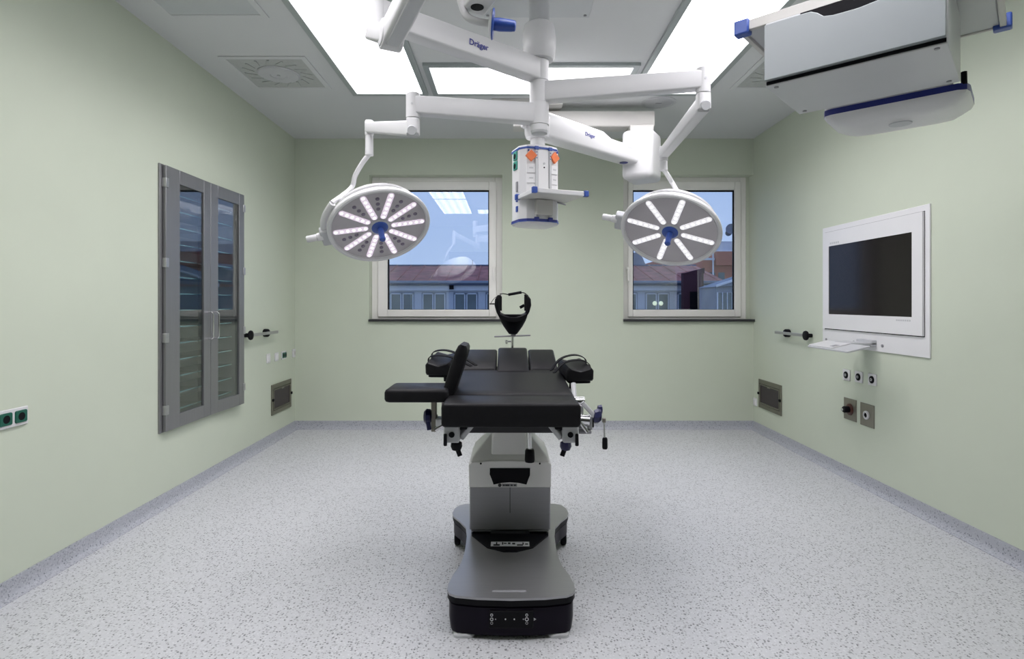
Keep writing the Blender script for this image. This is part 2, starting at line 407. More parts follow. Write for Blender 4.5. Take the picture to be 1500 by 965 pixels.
# ================================================================== CEILING FITTINGS
def beam_lamp(t, x0, x1, y0, y1):
    d_ = bpy.data.lights.new('panel_beam', 'AREA'); d_.shape = 'RECTANGLE'; d_.size = x1 - x0; d_.size_y = y1 - y0
    d_.energy = PANEL_BEAM * math.pi * (x1 - x0) * (y1 - y0); d_.spread = math.radians(150); d_.color = (1.0, 0.965, 1.0)
    o = bpy.data.objects.new('panel_beam', d_); col.objects.link(o); o.parent = t
    o.location = V(((x0 + x1) / 2, (y0 + y1) / 2, ZC - .0125)) - W[t.name]
def ceil_light(x0, x1, y0, y1, segs, label):
    t = thing('ceiling_light', ((x0 + x1) / 2, (y0 + y1) / 2, ZC), label, 'ceiling light', 'flush light panels in a ring on the ceiling')
    f = .042; g = G(); zb = ZC - .022
    g.box(x0 - f, x0, y0 - f, y1 + f, zb, ZC); g.box(x1, x1 + f, y0 - f, y1 + f, zb, ZC); g.box(x0, x1, y0 - f, y0, zb, ZC); g.box(x0, x1, y1, y1 + f, zb, ZC)
    n = len(segs) - 1
    for s_ in segs[1:-1]: g.box(x0, x1, s_ - .012, s_ + .012, zb, ZC)
    part('frame', g, 'profile', t, .002)
    for a, b in zip(segs[:-1], segs[1:]):
        beam_lamp(t, x0, x1, a, b)
        part('diffuser', G().box(x0 + .001, x1 - .001, a + (.013 if a != y0 else .001), b - (.013 if b != y1 else .001), ZC - .012, ZC - .001), 'panel_light', t)
ceil_light(-1.217, -.690, 1.26, 4.605, (1.26, 2.80, 4.605), 'long glowing ceiling light panel nearest the wall with the steel cabinet')
ceil_light(1.016, 1.550, 1.26, 4.605, (1.26, 2.80, 4.605), 'long glowing ceiling light panel nearest the wall with the screen')
ceil_light(-.567, .893, 4.09, 4.605, (4.09, 4.605), 'short wide glowing ceiling light panel nearest the windows')
ceil_light(-.567, .893, 1.26, 1.775, (1.26, 1.775), 'short wide glowing ceiling light panel nearest the camera, seen only mirrored in the window')

def swirl(x, y, label, disc=True):
    t = thing('ceiling_diffuser', (x, y, ZC), label, 'air vent', 'square ceiling air outlets')
    g = G(); a, b = .30, .262; zb = ZC - .008
    g.box(x - a, x - b, y - a, y + a, zb, ZC); g.box(x + b, x + a, y - a, y + a, zb, ZC); g.box(x - b, x + b, y - a, y - b, zb, ZC); g.box(x - b, x + b, y + b, y + a, zb, ZC)
    part('frame', g, 'ceiling_paint', t, .002)
    part('plate', G().box(x - b, x + b, y - b, y + b, ZC - .004, ZC - .0005), 'diffuser_grille' if disc else 'ceiling_plate', t)
    if disc:
        m = Matrix.Translation((x, y, 0))
        part('disc', G().lathe([(.15, ZC - .004), (.15, ZC - .010), (.14, ZC - .018), (.06, ZC - .020), (.055, ZC - .016), (.012, ZC - .016), (.012, ZC - .021)], m, 40), 'light_grey', t)
        for i in range(16):
            a_ = 2 * math.pi * i / 16; m2 = Matrix.Translation((x, y, ZC - .0065)) @ Matrix.Rotation(a_, 4, 'Z') @ Matrix.Translation((.205, 0, 0)) @ Matrix.Rotation(.5, 4, 'Z')
            part('vane', G().box(-.042, .042, -.007, .007, -.002, .0025, m2), 'mid_grey' if False else 'diffuser_grille', t)
swirl(-1.70, 4.24, 'square swirl air outlet in the ceiling above the steel cabinet')
swirl(2.05, 4.24, 'square swirl air outlet in the ceiling beside the hanging drawer unit')
swirl(-1.72, 3.105, 'plain flat square ceiling panel at the top left edge', False)
t = thing('ceiling_speaker', (1.27, 4.857, ZC), 'round flat grey loudspeaker in the ceiling near the right window', 'speaker')
m = Matrix.Translation((1.27, 4.857, 0))
part('rim', G().lathe([(.145, ZC - .001), (.145, ZC - .006), (.125, ZC - .010), (.120, ZC - .006), (.120, ZC - .001)], m, 40), 'light_grey', t)
gr = part('grille', G().lathe([(.119, ZC - .001), (.119, ZC - .006)], m, 40), 'light_grey', t)
part('badge', G().cbox((1.27, 4.857, ZC - .007), .05, .008, .003), 'mid_grey', gr)

# ================================================================== LIGHT COLUMN
SX, SY = .163, 3.05
t = thing('lamp_column', (SX, SY, ZC), 'white ceiling column with rounded cover that carries the surgical lights', 'column')
ap = part('ceiling_plate', G().box(SX - .31, SX + .312, SY - .29, SY + .338, ZC - .012, ZC - .0005), 'ceiling_plate', t, .002)
for sx in (-1, 1):
    for sy in (-1, 1):
        c = (SX + sx * .285, SY + .024 + sy * .285, ZC - .013)
        part('screw', G().cyl((c[0], c[1], ZC - .012), (c[0], c[1], ZC - .017), .009, n=12), 'mid_grey', ap)
m = Matrix.Translation((SX, SY, 0))
part('pole', G().cyl((SX, SY, 2.76), (SX, SY, ZC - .011), .054, n=32), 'light_grey', t)
part('cover', G().lathe([(.052, 2.59), (.074, 2.592), (.082, 2.605), (.088, 2.66), (.089, 2.70), (.084, 2.75), (.078, 2.775), (.070, 2.782), (.056, 2.783)], m, 40), 'white', t)
part('spindle', G().lathe([(.047, 2.215), (.047, 2.60)], m, 32), 'white', t)
part('end_cap', G().lathe([(.030, 2.200), (.042, 2.203), (.046, 2.214), (.046, 2.2145)], m, 32), 'light_grey', t)

def collar(t, z0, z1, mm='white'):
    part('collar', G().lathe([(.0478, z0 + .0015), (.0515, z0 + .003), (.0515, z1 - .003), (.0478, z1 - .0015)], m, 36), mm, t)

# monitor arm (upper)
AX, AY, AZ = -.561, 2.44, 2.535
t = thing('monitor_arm', (SX, SY, AZ), 'white jointed ceiling arm with blue lettering and a blue grip', 'arm')
collar(t, 2.478, 2.592)
arm = part('extension_arm', G().beam((SX - .02, SY - .015, AZ), (AX, AY, AZ), .085, .115, .08, .105, .010), 'white', t)
ad = V((AX - SX, AY - SY, 0)).normalized(); an = V((-ad.y, ad.x, 0))
if an.y > 0: an = -an
tp = V((SX, SY, AZ + .0)) + ad * .435 + an * .0440
g = text_geo(G(), 'Dräger', .040, fr(tp, -ad, (0, 0, 1)))
part('lettering', g, 'logo_blue', arm, label='blue lettering')
part('shaft', G().lathe([(.030, -.085), (.042, -.08), (.042, .14), (.035, .145)], Matrix.Translation((AX, AY, AZ)), 28), 'white', t, .0)
# elbow joint below, spring arm towards the camera
e = P(573, 52, 2.36); e2 = V((-.235, 1.86, 2.46)); sd = (e2 - e).normalized(); sn = V((sd.y, -sd.x, 0)).normalized()
if sn.x > 0 and sn.y > 0: sn = -sn
side = V((-sd.y, sd.x, 0)).normalized()
if side.x > 0: side = -side
part('elbow_yoke', G().beam((AX, AY, 2.452), e - side * .0 , .10, .075, .085, .075, .012), 'white', t)
part('elbow', G().cyl(e + side * .043, e - side * .043, .060, n=32), 'white', t, .006)
part('elbow_cap', G().cyl(e + side * .043, e + side * .048, .050, .046, n=32), 'white', t, .002)
part('spring_arm', G().beam(e + sd * .01, e2, .085, .10, .08, .09, .018), 'white', t)
part('underside_cover', G().beam(e + sd * .03 - V((0, 0, .052)), e2 - sd * .05 - V((0, 0, .047)), .055, .014, .055, .014, .005), 'light_grey', t)
# carrier hanging at the end with a grip
by = V((.40, -.92, 0)).normalized(); bx = V((by.y, -by.x, 0))
bm = fr((-.123, 1.966, 2.292), bx, by)
cr = part('carrier', G().box(-.043, .043, 0, .19, 0, .20, bm), 'white', t, .010)
part('socket_hole', G().lathe([(.022, -.002), (.022, .004)], bm @ Matrix.Translation((.004, .055, 0)), 24), 'black', cr)
g = G().tube([P(672, -18, 1.93), P(676, 5, 1.93), P(684, 24, 1.93), P(700, 32, 1.93), P(719, 35, 1.93)], .0125, 14, 5)
hb = part('grip_tube', g, 'white', t)
part('carrier_link', G().beam((-.235, 1.86, 2.47), (-.10, 1.90, 2.47), .05, .05, r=.01), 'white', t)
hd = (P(752, 38, 1.93) - P(719, 35, 1.93)).normalized(); hp = P(719, 35, 1.93)
hm = axis_frame(hp, hp + hd)
part('guard_disc', G().lathe([(.012, -.008), (.044, -.002), (.048, .004)], hm, 32), 'white', hb)
part('guard_ring', G().lathe([(.048, .004), (.050, .006), (.048, .010), (.014, .012)], hm, 32), 'blue', hb)
part('grip', G().lathe([(.020, .010), (.0215, .030), (.019, .070), (.017, .082), (.012, .085)], hm, 24), 'blue', hb)

# ------------------------------------------------------------------ surgical lights
def surgical_light(label, zarm, end, sp_end, drop_z, yoke, centre_px, dist, tilt, aspect, angles, ledmat, extra_off, R=.31):
    t = thing('surgical_light', (SX, SY, zarm), label, 'lamp', 'surgical lights over the operating table')
    collar(t, zarm - .060, zarm + .060)
    end = V(end); c0 = V((SX, SY, zarm)); d = (end - c0).normalized()
    part('extension_arm', G().beam(c0 + d * .03, end, .075, .105, .068, .090, .009), 'white', t)
    part('arm_hub', G().lathe([(.028, -.068), (.036, -.064), (.036, .058), (.030, .064), (.012, .065)], Matrix.Translation(end), 28), 'white', t)
    nrm = V((d.y, -d.x, 0)); nrm = nrm if nrm.y < 0 else -nrm
    part('screw', G().cyl(end + V((0, -.0355, .0)), end + V((0, -.038, 0)), .006, n=12), 'light_grey', t)
    # knuckle under the hub
    kn = end + V((0, 0, -.115)); sp_end = V(sp_end)
    part('knuckle', G().beam(end + V((0, 0, -.068)), kn + V((0, 0, -.035)), .066, .066, .066, .075, .02), 'white', t, .004)
    part('knuckle_cap', G().cyl(kn + V((0, -.03, -.02)), kn + V((0, -.044, -.024)), .026, .022, n=24), 'light_grey', t)
    part('spring_arm', G().beam(kn + V((0, 0, -.005)), sp_end, .062, .078, .055, .060, .010), 'white', t)
    part('end_hub', G().lathe([(.022, -.05), (.026, -.045), (.027, .035), (.023, .042)], Matrix.Translation(sp_end), 24), 'white', t)
    de = V((sp_end.x, sp_end.y, drop_z))
    part('drop_tube', G().cyl(sp_end + V((0, 0, -.045)), de, .023, .025, n=24), 'white', t, .004)
    # lamp head frame
    C = P(*centre_px, dist)
    vhat = (V((0, 0, CH)) - C).normalized()
    r = V((1, 0, 0)); r = (r - vhat * r.dot(vhat)).normalized(); u = vhat.cross(r) if vhat.cross(r).z > 0 else -vhat.cross(r)
    a = math.radians(tilt)
    maj = r * math.cos(a) + u * math.sin(a); mino = -r * math.sin(a) + u * math.cos(a)
    th = math.acos(aspect)
    n = (vhat * math.cos(th) - mino * math.sin(th)).normalized()
    m = fr(C, maj, n.cross(maj), n)
    head = part('lamp_head', G().lathe([(.02, -.040), (.24, -.038), (.285, -.030), (.305, -.014), (R, .002), (R, .012), (.304, .019), (.292, .021), (.284, .012), (.282, .004)], m, 72, True, False), 'white', t)
    part('rim_seal', G().lathe([(.284, .0135), (.2835, .0045), (.279, .0035)], m, 72, False, False), 'mid_grey', head)
    bo = Matrix.Translation((0, 0.0, 0))
    part('back_cover', G().lathe([(.10, -.036), (.12, -.066), (.255, -.068), (.266, -.074), (.268, -.086), (.258, -.096), (.20, -.108), (.02, -.112)], m, 64), 'white', head)
    part('lamp_face', G().lathe([(.2825, -.004), (.2825, .004), (.06, .006), (.001, .006)], m, 72), 'lamp_face', head)
    for an_ in angles:
        mm = m @ Matrix.Rotation(math.radians(an_), 4, 'Z')
        g = G(); g.cur = 0
        p_ = [(x + .1725, y) for x, y in rrect(.207, .036, .0175, 5)]
        g.prism(p_, .004, .0085, mm)
        g.cur = 1
        for i in range(6):
            g.lathe([(.0095, .0085), (.0080, .0112), (.002, .0122)], mm @ Matrix.Translation((.085 + i * .035, 0, 0)), 10)
        part('led_strip', g, [ledmat, 'led_lens'], head)
    for an_ in extra_off:
        mm = m @ Matrix.Rotation(math.radians(an_), 4, 'Z'); g = G()
        for i in range(3):
            g.lathe([(.0125, .004), (.012, .008), (.008, .0115), (.002, .012)], mm @ Matrix.Translation((.15 + i * .040, 0, 0)), 10)
        part('unlit_lenses', g, 'lens_off', head)
    part('hub_ring', G().lathe([(.060, .005), (.060, .010), (.052, .013)], m, 40), 'light_grey', head)
    part('handle_guard', G().lathe([(.050, .012), (.050, .018), (.040, .026), (.020, .028)], m, 40), 'blue', head)
    part('handle', G().lathe([(.018, .026), (.020, .040), (.017, .100), (.019, .112), (.014, .118)], m, 24), 'blue', head)
    # side bracket + stub handle at the left edge
    g = G(); mb = m @ Matrix.Rotation(math.radians(180), 4, 'Z')
    g.box(.295, .352, -.05, .075, -.045, .006, mb)
    part('side_bracket', g, 'light_grey', head, .010)
    if ledmat == 'led_pink':
        g = G(); g.tube([m @ V(q) for q in ((-.322, .0, -.028), (-.314, .08, -.030), (-.280, .158, -.032), (-.228, .225, -.034))], [.021, .019], 14, 5)
        part('bracket_arm', g, 'white', t)
    g = G(); g.lathe([(.024, .34), (.024, .37), (.020, .375), (.020, .430), (.016, .436)], m @ fr((0, 0, -.012), (0, 1, 0), (0, 0, 1), (-1, 0, 0)), 24)
    part('stub_handle', g, 'white', head)
    pts = [de + V((0, 0, .01))] + [P(*q) for q in yoke] + [m @ V(yoke_end[label])]
    part('yoke_tube', G().tube(pts, .0145, 14, 6), 'white', t)
    return t
yoke_end = {}
LL = 'surgical light with ten pinkish glowing strips in front of the left window'
RL = 'surgical light with eight white glowing strips in front of the right window'
yoke_end[LL] = (-.235, .225, -.036)
yoke_end[RL] = (.02, .22, -.06)
surgical_light(LL, 2.285 + .02, (-.491, 2.948, 2.317), P(541, 187, 3.42), P(541, 228, 3.42).z,
               [(530, 240, 3.43), (520, 258, 3.45), (514, 276, 3.47)], (556, 331), 3.50, 11.7, .686,
               [36 * i - 6 for i in range(10)], 'led_pink', [12 + 36 * i for i in range(10) if i not in (4, 9)])
surgical_light(RL, 2.42, (.977, 2.879, 2.42), P(972, 225, 3.52), P(972, 250, 3.52).z,
               [(979, 258, 3.54), (986, 270, 3.57)], (982, 338), 3.60, -11, .70,
               [38.5 + 45 * i for i in range(8)], 'led', [])

# ================================================================== SUPPLY PENDANT BEHIND THE LIGHTS
KX, KY = 1.12, 4.86
t = thing('supply_pendant', (.155, 4.93, ZC), 'white ceiling supply pendant with orange gas outlets and a small shelf', 'pendant')
part('ceiling_plate', G().box(-.14, .45, 4.76, 5.10, ZC - .05, ZC - .0005), 'cream', t, .004)
bmz = part('ceiling_beam', G().beam((.04, 4.93, 2.862), (1.235, 4.93, 2.862), .16, .135, r=.012), 'cream', t)
part('beam_hub', G().cyl((.155, 4.93, 2.925), (.155, 4.93, ZC - .045), .11, n=32), 'cream', t)
part('beam_cap', G().cbox((1.237, 4.93, 2.875), .006, .05, .075), 'dark_blue', bmz)
part('neck', G().box(KX - .10, KX + .10, KY - .05, KY + .13, 2.735, 2.80), 'cream', t, .008)
km = fr((KX, KY, 0), (.86, -.5, 0), (.5, .86, 0))
kb = part('motor_housing', G().box(-.12, .14, -.155, .15, 2.33, 2.742, km), 'white', t, .045, 4)
ca = V((KX - .05, KY - .04, 2.53)); cb = V((.205, 4.03, 2.545)); d = (cb - ca).normalized()
g = G(); mm_ = axis_frame(ca, cb); L_ = (cb - ca).length
rings = []
for z, h, yo in ((0, .13, -.012), (.42, .135, -.012), (.52, .17, .006), (L_ - .03, .175, .006), (L_, .165, .004)):
    rings.append([mm_ @ V((x, y + yo, z)) for x, y in rrect(.15, h, .022)])
g.rings(rings)
pa = part('pivot_arm', g, 'white', t)
dn = V((-d.y, d.x, 0)).normalized(); dn = dn if dn.y < 0 else -dn
g = text_geo(G(), 'Dräger', .040, fr(ca + d * .69 + dn * .0765 + V((0, 0, .02)), -d, (0, 0, 1)))
part('lettering', g, 'logo_blue', pa, label='blue lettering')
g = G()
for i, w_ in enumerate((.012, .010, .008, .011, .009)):
    g.cbox((0, 0, 0), w_, .016, .001, fr(ca + d * (.16 + .017 * i) + dn * .0758 + V((0, 0, .028)), -d, (0, 0, 1)))
part('model_mark', g, 'light_grey', pa)
part('control_button', G().cyl(ca + d * .17 + V((0, 0, -.074)) , ca + d * .17 + V((0, 0, -.082)), .034, n=28), 'dark_blue', pa)
part('brake_knob', G().lathe([(.022, 0), (.026, .01), (.018, .03)], axis_frame(P(770, 184, 3.99), P(762, 182, 3.97)), 16), 'white', t)
hx, hy = .193, 4.06
m_ = Matrix.Translation((.205, 4.04, 0))
part('pivot_hub', G().lathe([(.045, 2.455), (.082, 2.462), (.092, 2.49), (.092, 2.60), (.08, 2.625)], m_, 32), 'white', t)
part('drop_tube', G().cyl((.205, 4.04, 2.385), (.205, 4.04, 2.46), .052, n=28), 'white', t)
ang = math.radians(22); hd_ = V((math.cos(ang), math.sin(ang), 0)); hn = V((math.sin(ang), -math.cos(ang), 0))
hm = fr((hx, hy, 0), hd_, -hn)          # local x along the front, local -y towards the room
def headpoly(e=0):
    return [(-.145 - e, .09 + e), (-.150 - e, -.05), (-.115, -.100 - e), (-.05, -.118 - e), (.05, -.118 - e), (.115, -.100 - e), (.150 + e, -.05), (.145 + e, .09 + e), (.08, .11 + e), (-.08, .11 + e)]
hd = part('head', G().prism(headpoly(), 1.875, 2.365, hm), 'white', t, .004)
part('top_trim', G().prism(headpoly(.004), 2.362, 2.375, hm), 'blue', hd)
part('top_cover', G().rings([[hm @ V((x * s, y * s, z)) for x, y in headpoly(.003)] for s, z in ((1, 2.375), (.97, 2.387), (.8, 2.396))]), 'white', hd)
part('bottom_trim', G().prism(headpoly(.004), 1.866, 1.882, hm), 'dark_blue', hd)
part('bottom_cover', G().rings([[hm @ V((x * s, y * s, z)) for x, y in headpoly(.004)] for s, z in ((.72, 1.838), (.93, 1.848), (1, 1.866))]), 'white', hd)
part('bottom_rim', G().prism([(x, y) for x, y in headpoly(.006)], 1.862, 1.867, hm), 'blue', hd)
for sx in (-1, 1):
    part('equipment_rail', G().box(sx * .052 - .009, sx * .052 + .009, -.130, -.116, 1.89, 2.36, hm), 'light_grey', hd, .002)
    part('rail_clip', G().box(sx * .052 - .014, sx * .052 + .014, -.134, -.117, 2.352, 2.376, hm), 'blue', hd, .003)
    part('rail_clip', G().box(sx * .052 - .016, sx * .052 + .016, -.136, -.117, 1.866, 1.892, hm), 'dark_blue', hd, .003)
    # orange gas outlet, set on its corner
    pm = fr(hm @ V((sx * .088, -.114, 2.310)), (hm.to_3x3() @ V((1, sx * .28, 0))), (0, 0, 1))
    so = part('gas_outlet', G().box(-.029, .029, -.029, .029, -.006, .014, pm @ Matrix.Rotation(math.radians(45), 4, 'Z')), 'orange', hd, .003)
    part('indicator', G().cyl(pm @ V((sx * .018, .037, 0)), pm @ V((sx * .018, .037, .010)), .006, n=12), 'dark_blue', so)
    for i, zz in enumerate((2.225, 2.155, 2.085)):
        pm2 = fr(hm @ V((sx * .088, -.1105, zz)), (hm.to_3x3() @ V((1, sx * .28, 0))), (0, 0, 1))
        fl = part('outlet_plate', G().box(-.030, .030, -.030, .030, -.004, .004, pm2), 'white_lacquer', hd, .002)
        if i < 2: part('plate_mark', G().box(-.012, .016, -.002, .008, .0035, .0046, pm2), 'light_grey', fl)
    for i in range(3):
        part('status_lamp', G().cyl(hm @ V((sx * .052, -.129, 2.335 - .02 * i)), hm @ V((sx * .052, -.132, 2.335 - .02 * i)), .004, n=10), 'dark_blue', hd)
cp = part('centre_panel', G().box(-.040, .040, -.124, -.112, 2.02, 2.355, hm), 'white_lacquer', hd, .002)
part('button', G().cyl(hm @ V((.006, -.123, 2.262)), hm @ V((.006, -.127, 2.262)), .008, n=14), 'light_grey', cp)
part('button', G().cyl(hm @ V((.006, -.123, 2.235)), hm @ V((.006, -.127, 2.235)), .005, n=14), 'black', cp)
part('shelf_bracket', G().box(-.062, .062, -.150, -.110, 1.905, 2.01, hm), 'cream', hd, .004)
for i, zz in enumerate((2.33, 2.262)):
    pm = fr(hm @ V((-.148, .01 , zz)), hm.to_3x3() @ V((0, -1, 0)), (0, 0, 1))
    sk = part('power_socket', G().box(-.032, .032, -.030, .030, -.004, .010, pm), 'teal', hd, .004)
    part('socket_well', G().cyl(pm @ V((0, -.004, .008)), pm @ V((0, -.004, .0108)), .020, n=20), 'black', sk)
for zz, h_ in ((2.11, .07), (2.03, .05), (1.955, .04)):
    part('side_rail', G().box(-.158, -.148, -.03, -.005, zz - h_ / 2, zz + h_ / 2, hm), 'mid_grey' if h_ > .06 else 'blue', hd, .002)
# shelf
sm = fr((.166, 3.666, 2.013), hd_, -hn)
sh = part('shelf', G().box(.01, .375, .008, .285, 0, .022, sm), 'cream', t, .002)
part('shelf_rail', G().box(.02, .37, -.004, .010, -.002, .028, sm), 'white', sh, .003)
part('shelf_lip', G().box(-.002, .012, .02, .27, -.002, .026, sm), 'white', sh, .003)
for a, b in ((0, 0), (.375, 0), (0, .28)):
    part('corner_cap', G().box(a - .016, a + .016, b - .014, b + .016, -.006, .034, sm), 'blue', sh, .004)
part('cable_clip', G().tube([sm @ V((.30, .27, -.004)), sm @ V((.38, .30, -.010))], .006, 10), 'mid_grey', sh)

# ================================================================== NEAR SUPPLY PENDANT WITH DRAWER (upper right)
pd = V((.399, -.363, 0)).normalized(); pn = V((-pd.y, pd.x, 0))
pm = fr((.952, 2.127, 0), pd, pn)
t = thing('drawer_pendant', pm @ V((.32, .64, ZC)), 'white hanging equipment unit with a large drawer and blue rail corners', 'pendant')
bz = 2.106
bd = part('drawer_box', G().box(0, .540, .004, .425, bz, bz + .235, pm), 'drawer_grey_lifted', t, .003)
fp = [(.003, .016), (.537, .016), (.537, .242), (.46, .242), (.43, .236), (.405, .208), (.370, .188), (.30, .180), (.23, .182), (.200, .188), (.180, .206), (.160, .217), (.13, .219), (.003, .219)]
fm = pm @ fr((0, 0, bz), (1, 0, 0), (0, 0, 1))
part('drawer_front', G().prism(fp, -.001, .020, fm), 'drawer_grey_dimmed', t, .002)
part('drawer_gap', G().box(.004, .536, -.001, .004, bz + .004, bz + .0155, pm), 'black', t)
part('drawer_inside', G().box(.12, .45, .000, .003, bz + .19, bz + .232, pm), 'black', t)
for a, b in ((.03, .03), (.51, .03), (.03, .39), (.51, .39)):
    part('screw', G().cyl(pm @ V((a, b, bz)), pm @ V((a, b, bz - .003)), .008, n=14), 'mid_grey', bd)
zs = bz + .245
sh = part('shelf', G().box(-.085, .640, .040, .640, zs, zs + .022, pm), 'light_grey', t, .002)
part('shelf_rail', G().box(-.09, .645, .022, .042, zs - .004, zs + .034, pm), 'cream', sh, .003)
part('shelf_rail', G().box(-.105, -.087, .03, .64, zs - .010, zs + .016, pm), 'cream', sh, .003)
part('shelf_rail', G().box(.642, .662, .03, .64, zs - .010, zs + .016, pm), 'cream', sh, .003)
part('shelf_rail', G().box(-.09, .645, .640, .656, zs - .004, zs + .016, pm), 'cream', sh, .003)
for a, b in ((-.094, .034), (.650, .034), (-.094, .645), (.650, .645)):
    part('corner_cap', G().box(a - .028, a + .028, b - .022, b + .022, zs - .016, zs + .040, pm), 'blue', sh, .006)
hp = [(.075, .52), (.085, .490), (.11, .480), (.525, .480), (.552, .495), (.560, .53), (.560, .72), (.53, .78), (.46, .80), (.20, .80), (.11, .78), (.075, .72)]
hd = part('head', G().prism([(min(x, .515), y) for x, y in hp if not .5 < x < .58 or y < .5 or y > .79], bz + .006, 2.62, pm), 'white', t, .006)
def grow(e): return [(.33 + (x - .33) * e, .64 + (y - .64) * e) for x, y in hp]
part('bottom_trim', G().prism(grow(1.012), bz - .012, bz + .012, pm), 'dark_blue', hd)
part('bottom_cover', G().rings([[pm @ V((x, y, z)) for x, y in grow(e)] for e, z in ((.55, bz - .060), (.82, bz - .052), (.97, bz - .030), (1.01, bz - .012))]), 'white', hd)
part('emblem', G().lathe([(.040, bz - .064), (.042, bz - .058)], pm @ Matrix.Translation((.33, .63, 0)), 32), 'light_grey', hd)
part('cable_stub', G().tube([pm @ V((.545, .497, bz + .055)), pm @ V((.546, .495, bz + .008))], .010, 12), 'black', hd)
part('box_mount', G().box(.10, .52, .42, .49, bz + .03, bz + .22, pm), 'light_grey', t, .003)
part('drop_tube', G().cyl(pm @ V((.32, .64, 2.61)), pm @ V((.32, .64, ZC - .01)), .055, n=28), 'white', t)
part('ceiling_flange', G().cyl(pm @ V((.32, .64, ZC - .03)), pm @ V((.32, .64, ZC - .0005)), .12, n=32), 'white', t, .004)

# ================================================================== STEEL CABINET IN THE LEFT WALL
t = thing('glass_cabinet', (XL, 4.16, cz0), 'built-in stainless steel cabinet with two tall glass doors', 'cabinet')
xd = .32
g = G(); x0 = XL - xd
g.box(x0 - .01, x0, cy0, cy1, cz0, cz1); g.box(x0, XL, cy0, cy0 + .012, cz0, cz1); g.box(x0, XL, cy1 - .012, cy1, cz0, cz1)
g.box(x0, XL, cy0 + .012, cy1 - .012, cz0, cz0 + .012); g.box(x0, XL, cy0 + .012, cy1 - .012, cz1 - .012, cz1)
part('carcass', g, 'cabinet_inside', t)
g = G(); xf = XL + .012
a0, a1, b0, b1 = 3.612, 4.692, .478, 2.186
g.box(XL - .01, xf, a0, cy0 + .03, b0, b1); g.box(XL - .01, xf, cy1 - .03, a1, b0, b1); g.box(XL - .01, xf, cy0 + .03, cy1 - .03, b0, cz0 + .03); g.box(XL - .01, xf, cy0 + .03, cy1 - .03, cz1 - .03, b1)
part('frame', g, 'cabinet_steel', t, .002)
part('mullion', G().box(x0, x0 + .03, 4.14, 4.18, cz0, cz1), 'cabinet_inside', t)
zsh = [cz0 + .085 + .112 * i for i in range(14)]
for z in zsh:
    for ya, yb in ((cy0 + .014, 4.153), (4.167, cy1 - .014)):
        s_ = part('shelf', G().box(x0 + .012, XL - .05, ya, yb, z, z + .008), 'shelf_glass', t)
        part('shelf_edge', G().box(XL - .0505, XL - .0445, ya, yb, z, z + .008), 'glass_edge', s_)
def cab_door(ya, yb, ga, gb, hinge_y, hy, ajar=0):
    def part(name, g, mm, parent, *a, **k):      # the door stands very slightly out at its hinge side
        for p_ in g.v: p_.x += (p_.y - ya) * ajar
        return globals()['part'](name, g, mm, parent, *a, **k)
    g = G(); xa, xb = xf + .002, xf + .022; za, zb = .484, 2.180; gza, gzb = .572, 2.088
    g.box(xa, xb, ya, ga, za, zb); g.box(xa, xb, gb, yb, za, zb); g.box(xa, xb, ga, gb, za, gza); g.box(xa, xb, ga, gb, gzb, zb)
    dr = part('door', g, 'cabinet_steel', t, .002)
    part('pane', G().box(xa + .006, xa + .010, ga, gb, gza, gzb), 'cabinet_glass', dr)
    for z in (.62, 1.08, 1.56, 2.07):
        h = part('hinge', G().box(xf - .004, xb + .006, hinge_y - .016, hinge_y + .016, z - .030, z + .030), 'brushed_steel', dr, .003)
    xh = xb + .038
    part('handle', G().tube([(xb - .004, hy, 1.045), (xh - .01, hy, 1.045), (xh, hy, 1.055), (xh, hy, 1.225), (xh - .01, hy, 1.235), (xb - .004, hy, 1.235)], .0055, 10), 'chrome', dr)
cab_door(3.640, 4.186, 3.795, 4.096, 3.650, 4.150)
cab_door(4.190, 4.672, 4.287, 4.595, 4.668, 4.228, .045)

# ================================================================== SMALL WALL FITTINGS
def wall_rail(sgn, y0, y1, ys, z, label):
    X = XL if sgn > 0 else XR
    t = thing('equipment_rail', (X, (y0 + y1) / 2, z), label, 'rail', 'steel wall rails with black round mounts')
    part('rail', G().box(min(X + sgn * .048, X + sgn * .058), max(X + sgn * .048, X + sgn * .058), y0, y1, z - .013, z + .013), 'brushed_steel', t, .002)
    for i, y in enumerate(ys):
        mm = fr((X, y, z), (0, 1, 0), (0, 0, 1) if sgn > 0 else (0, 0, -1), (sgn, 0, 0))
        part('mount', G().lathe([(.016, .0), (.018, .036), (.038, .042), (.041, .050), (.038, .060), (.020, .064)] if i == 0 else [(.034, .0), (.036, .006), (.036, .036), (.030, .044), (.016, .050)], mm, 24), 'black', t)
        if i: part('mount_screw', G().lathe([(.008, .057), (.008, .061)], mm, 16), 'chrome', t)
wall_rail(1, 4.79, 5.36, (4.80, 5.18), 1.032, 'short steel wall rail with black mounts beside the glass cabinet')
wall_rail(-1, 4.78, 5.335, (4.79, 5.175), 1.030, 'short steel wall rail with black mounts beside the screen')

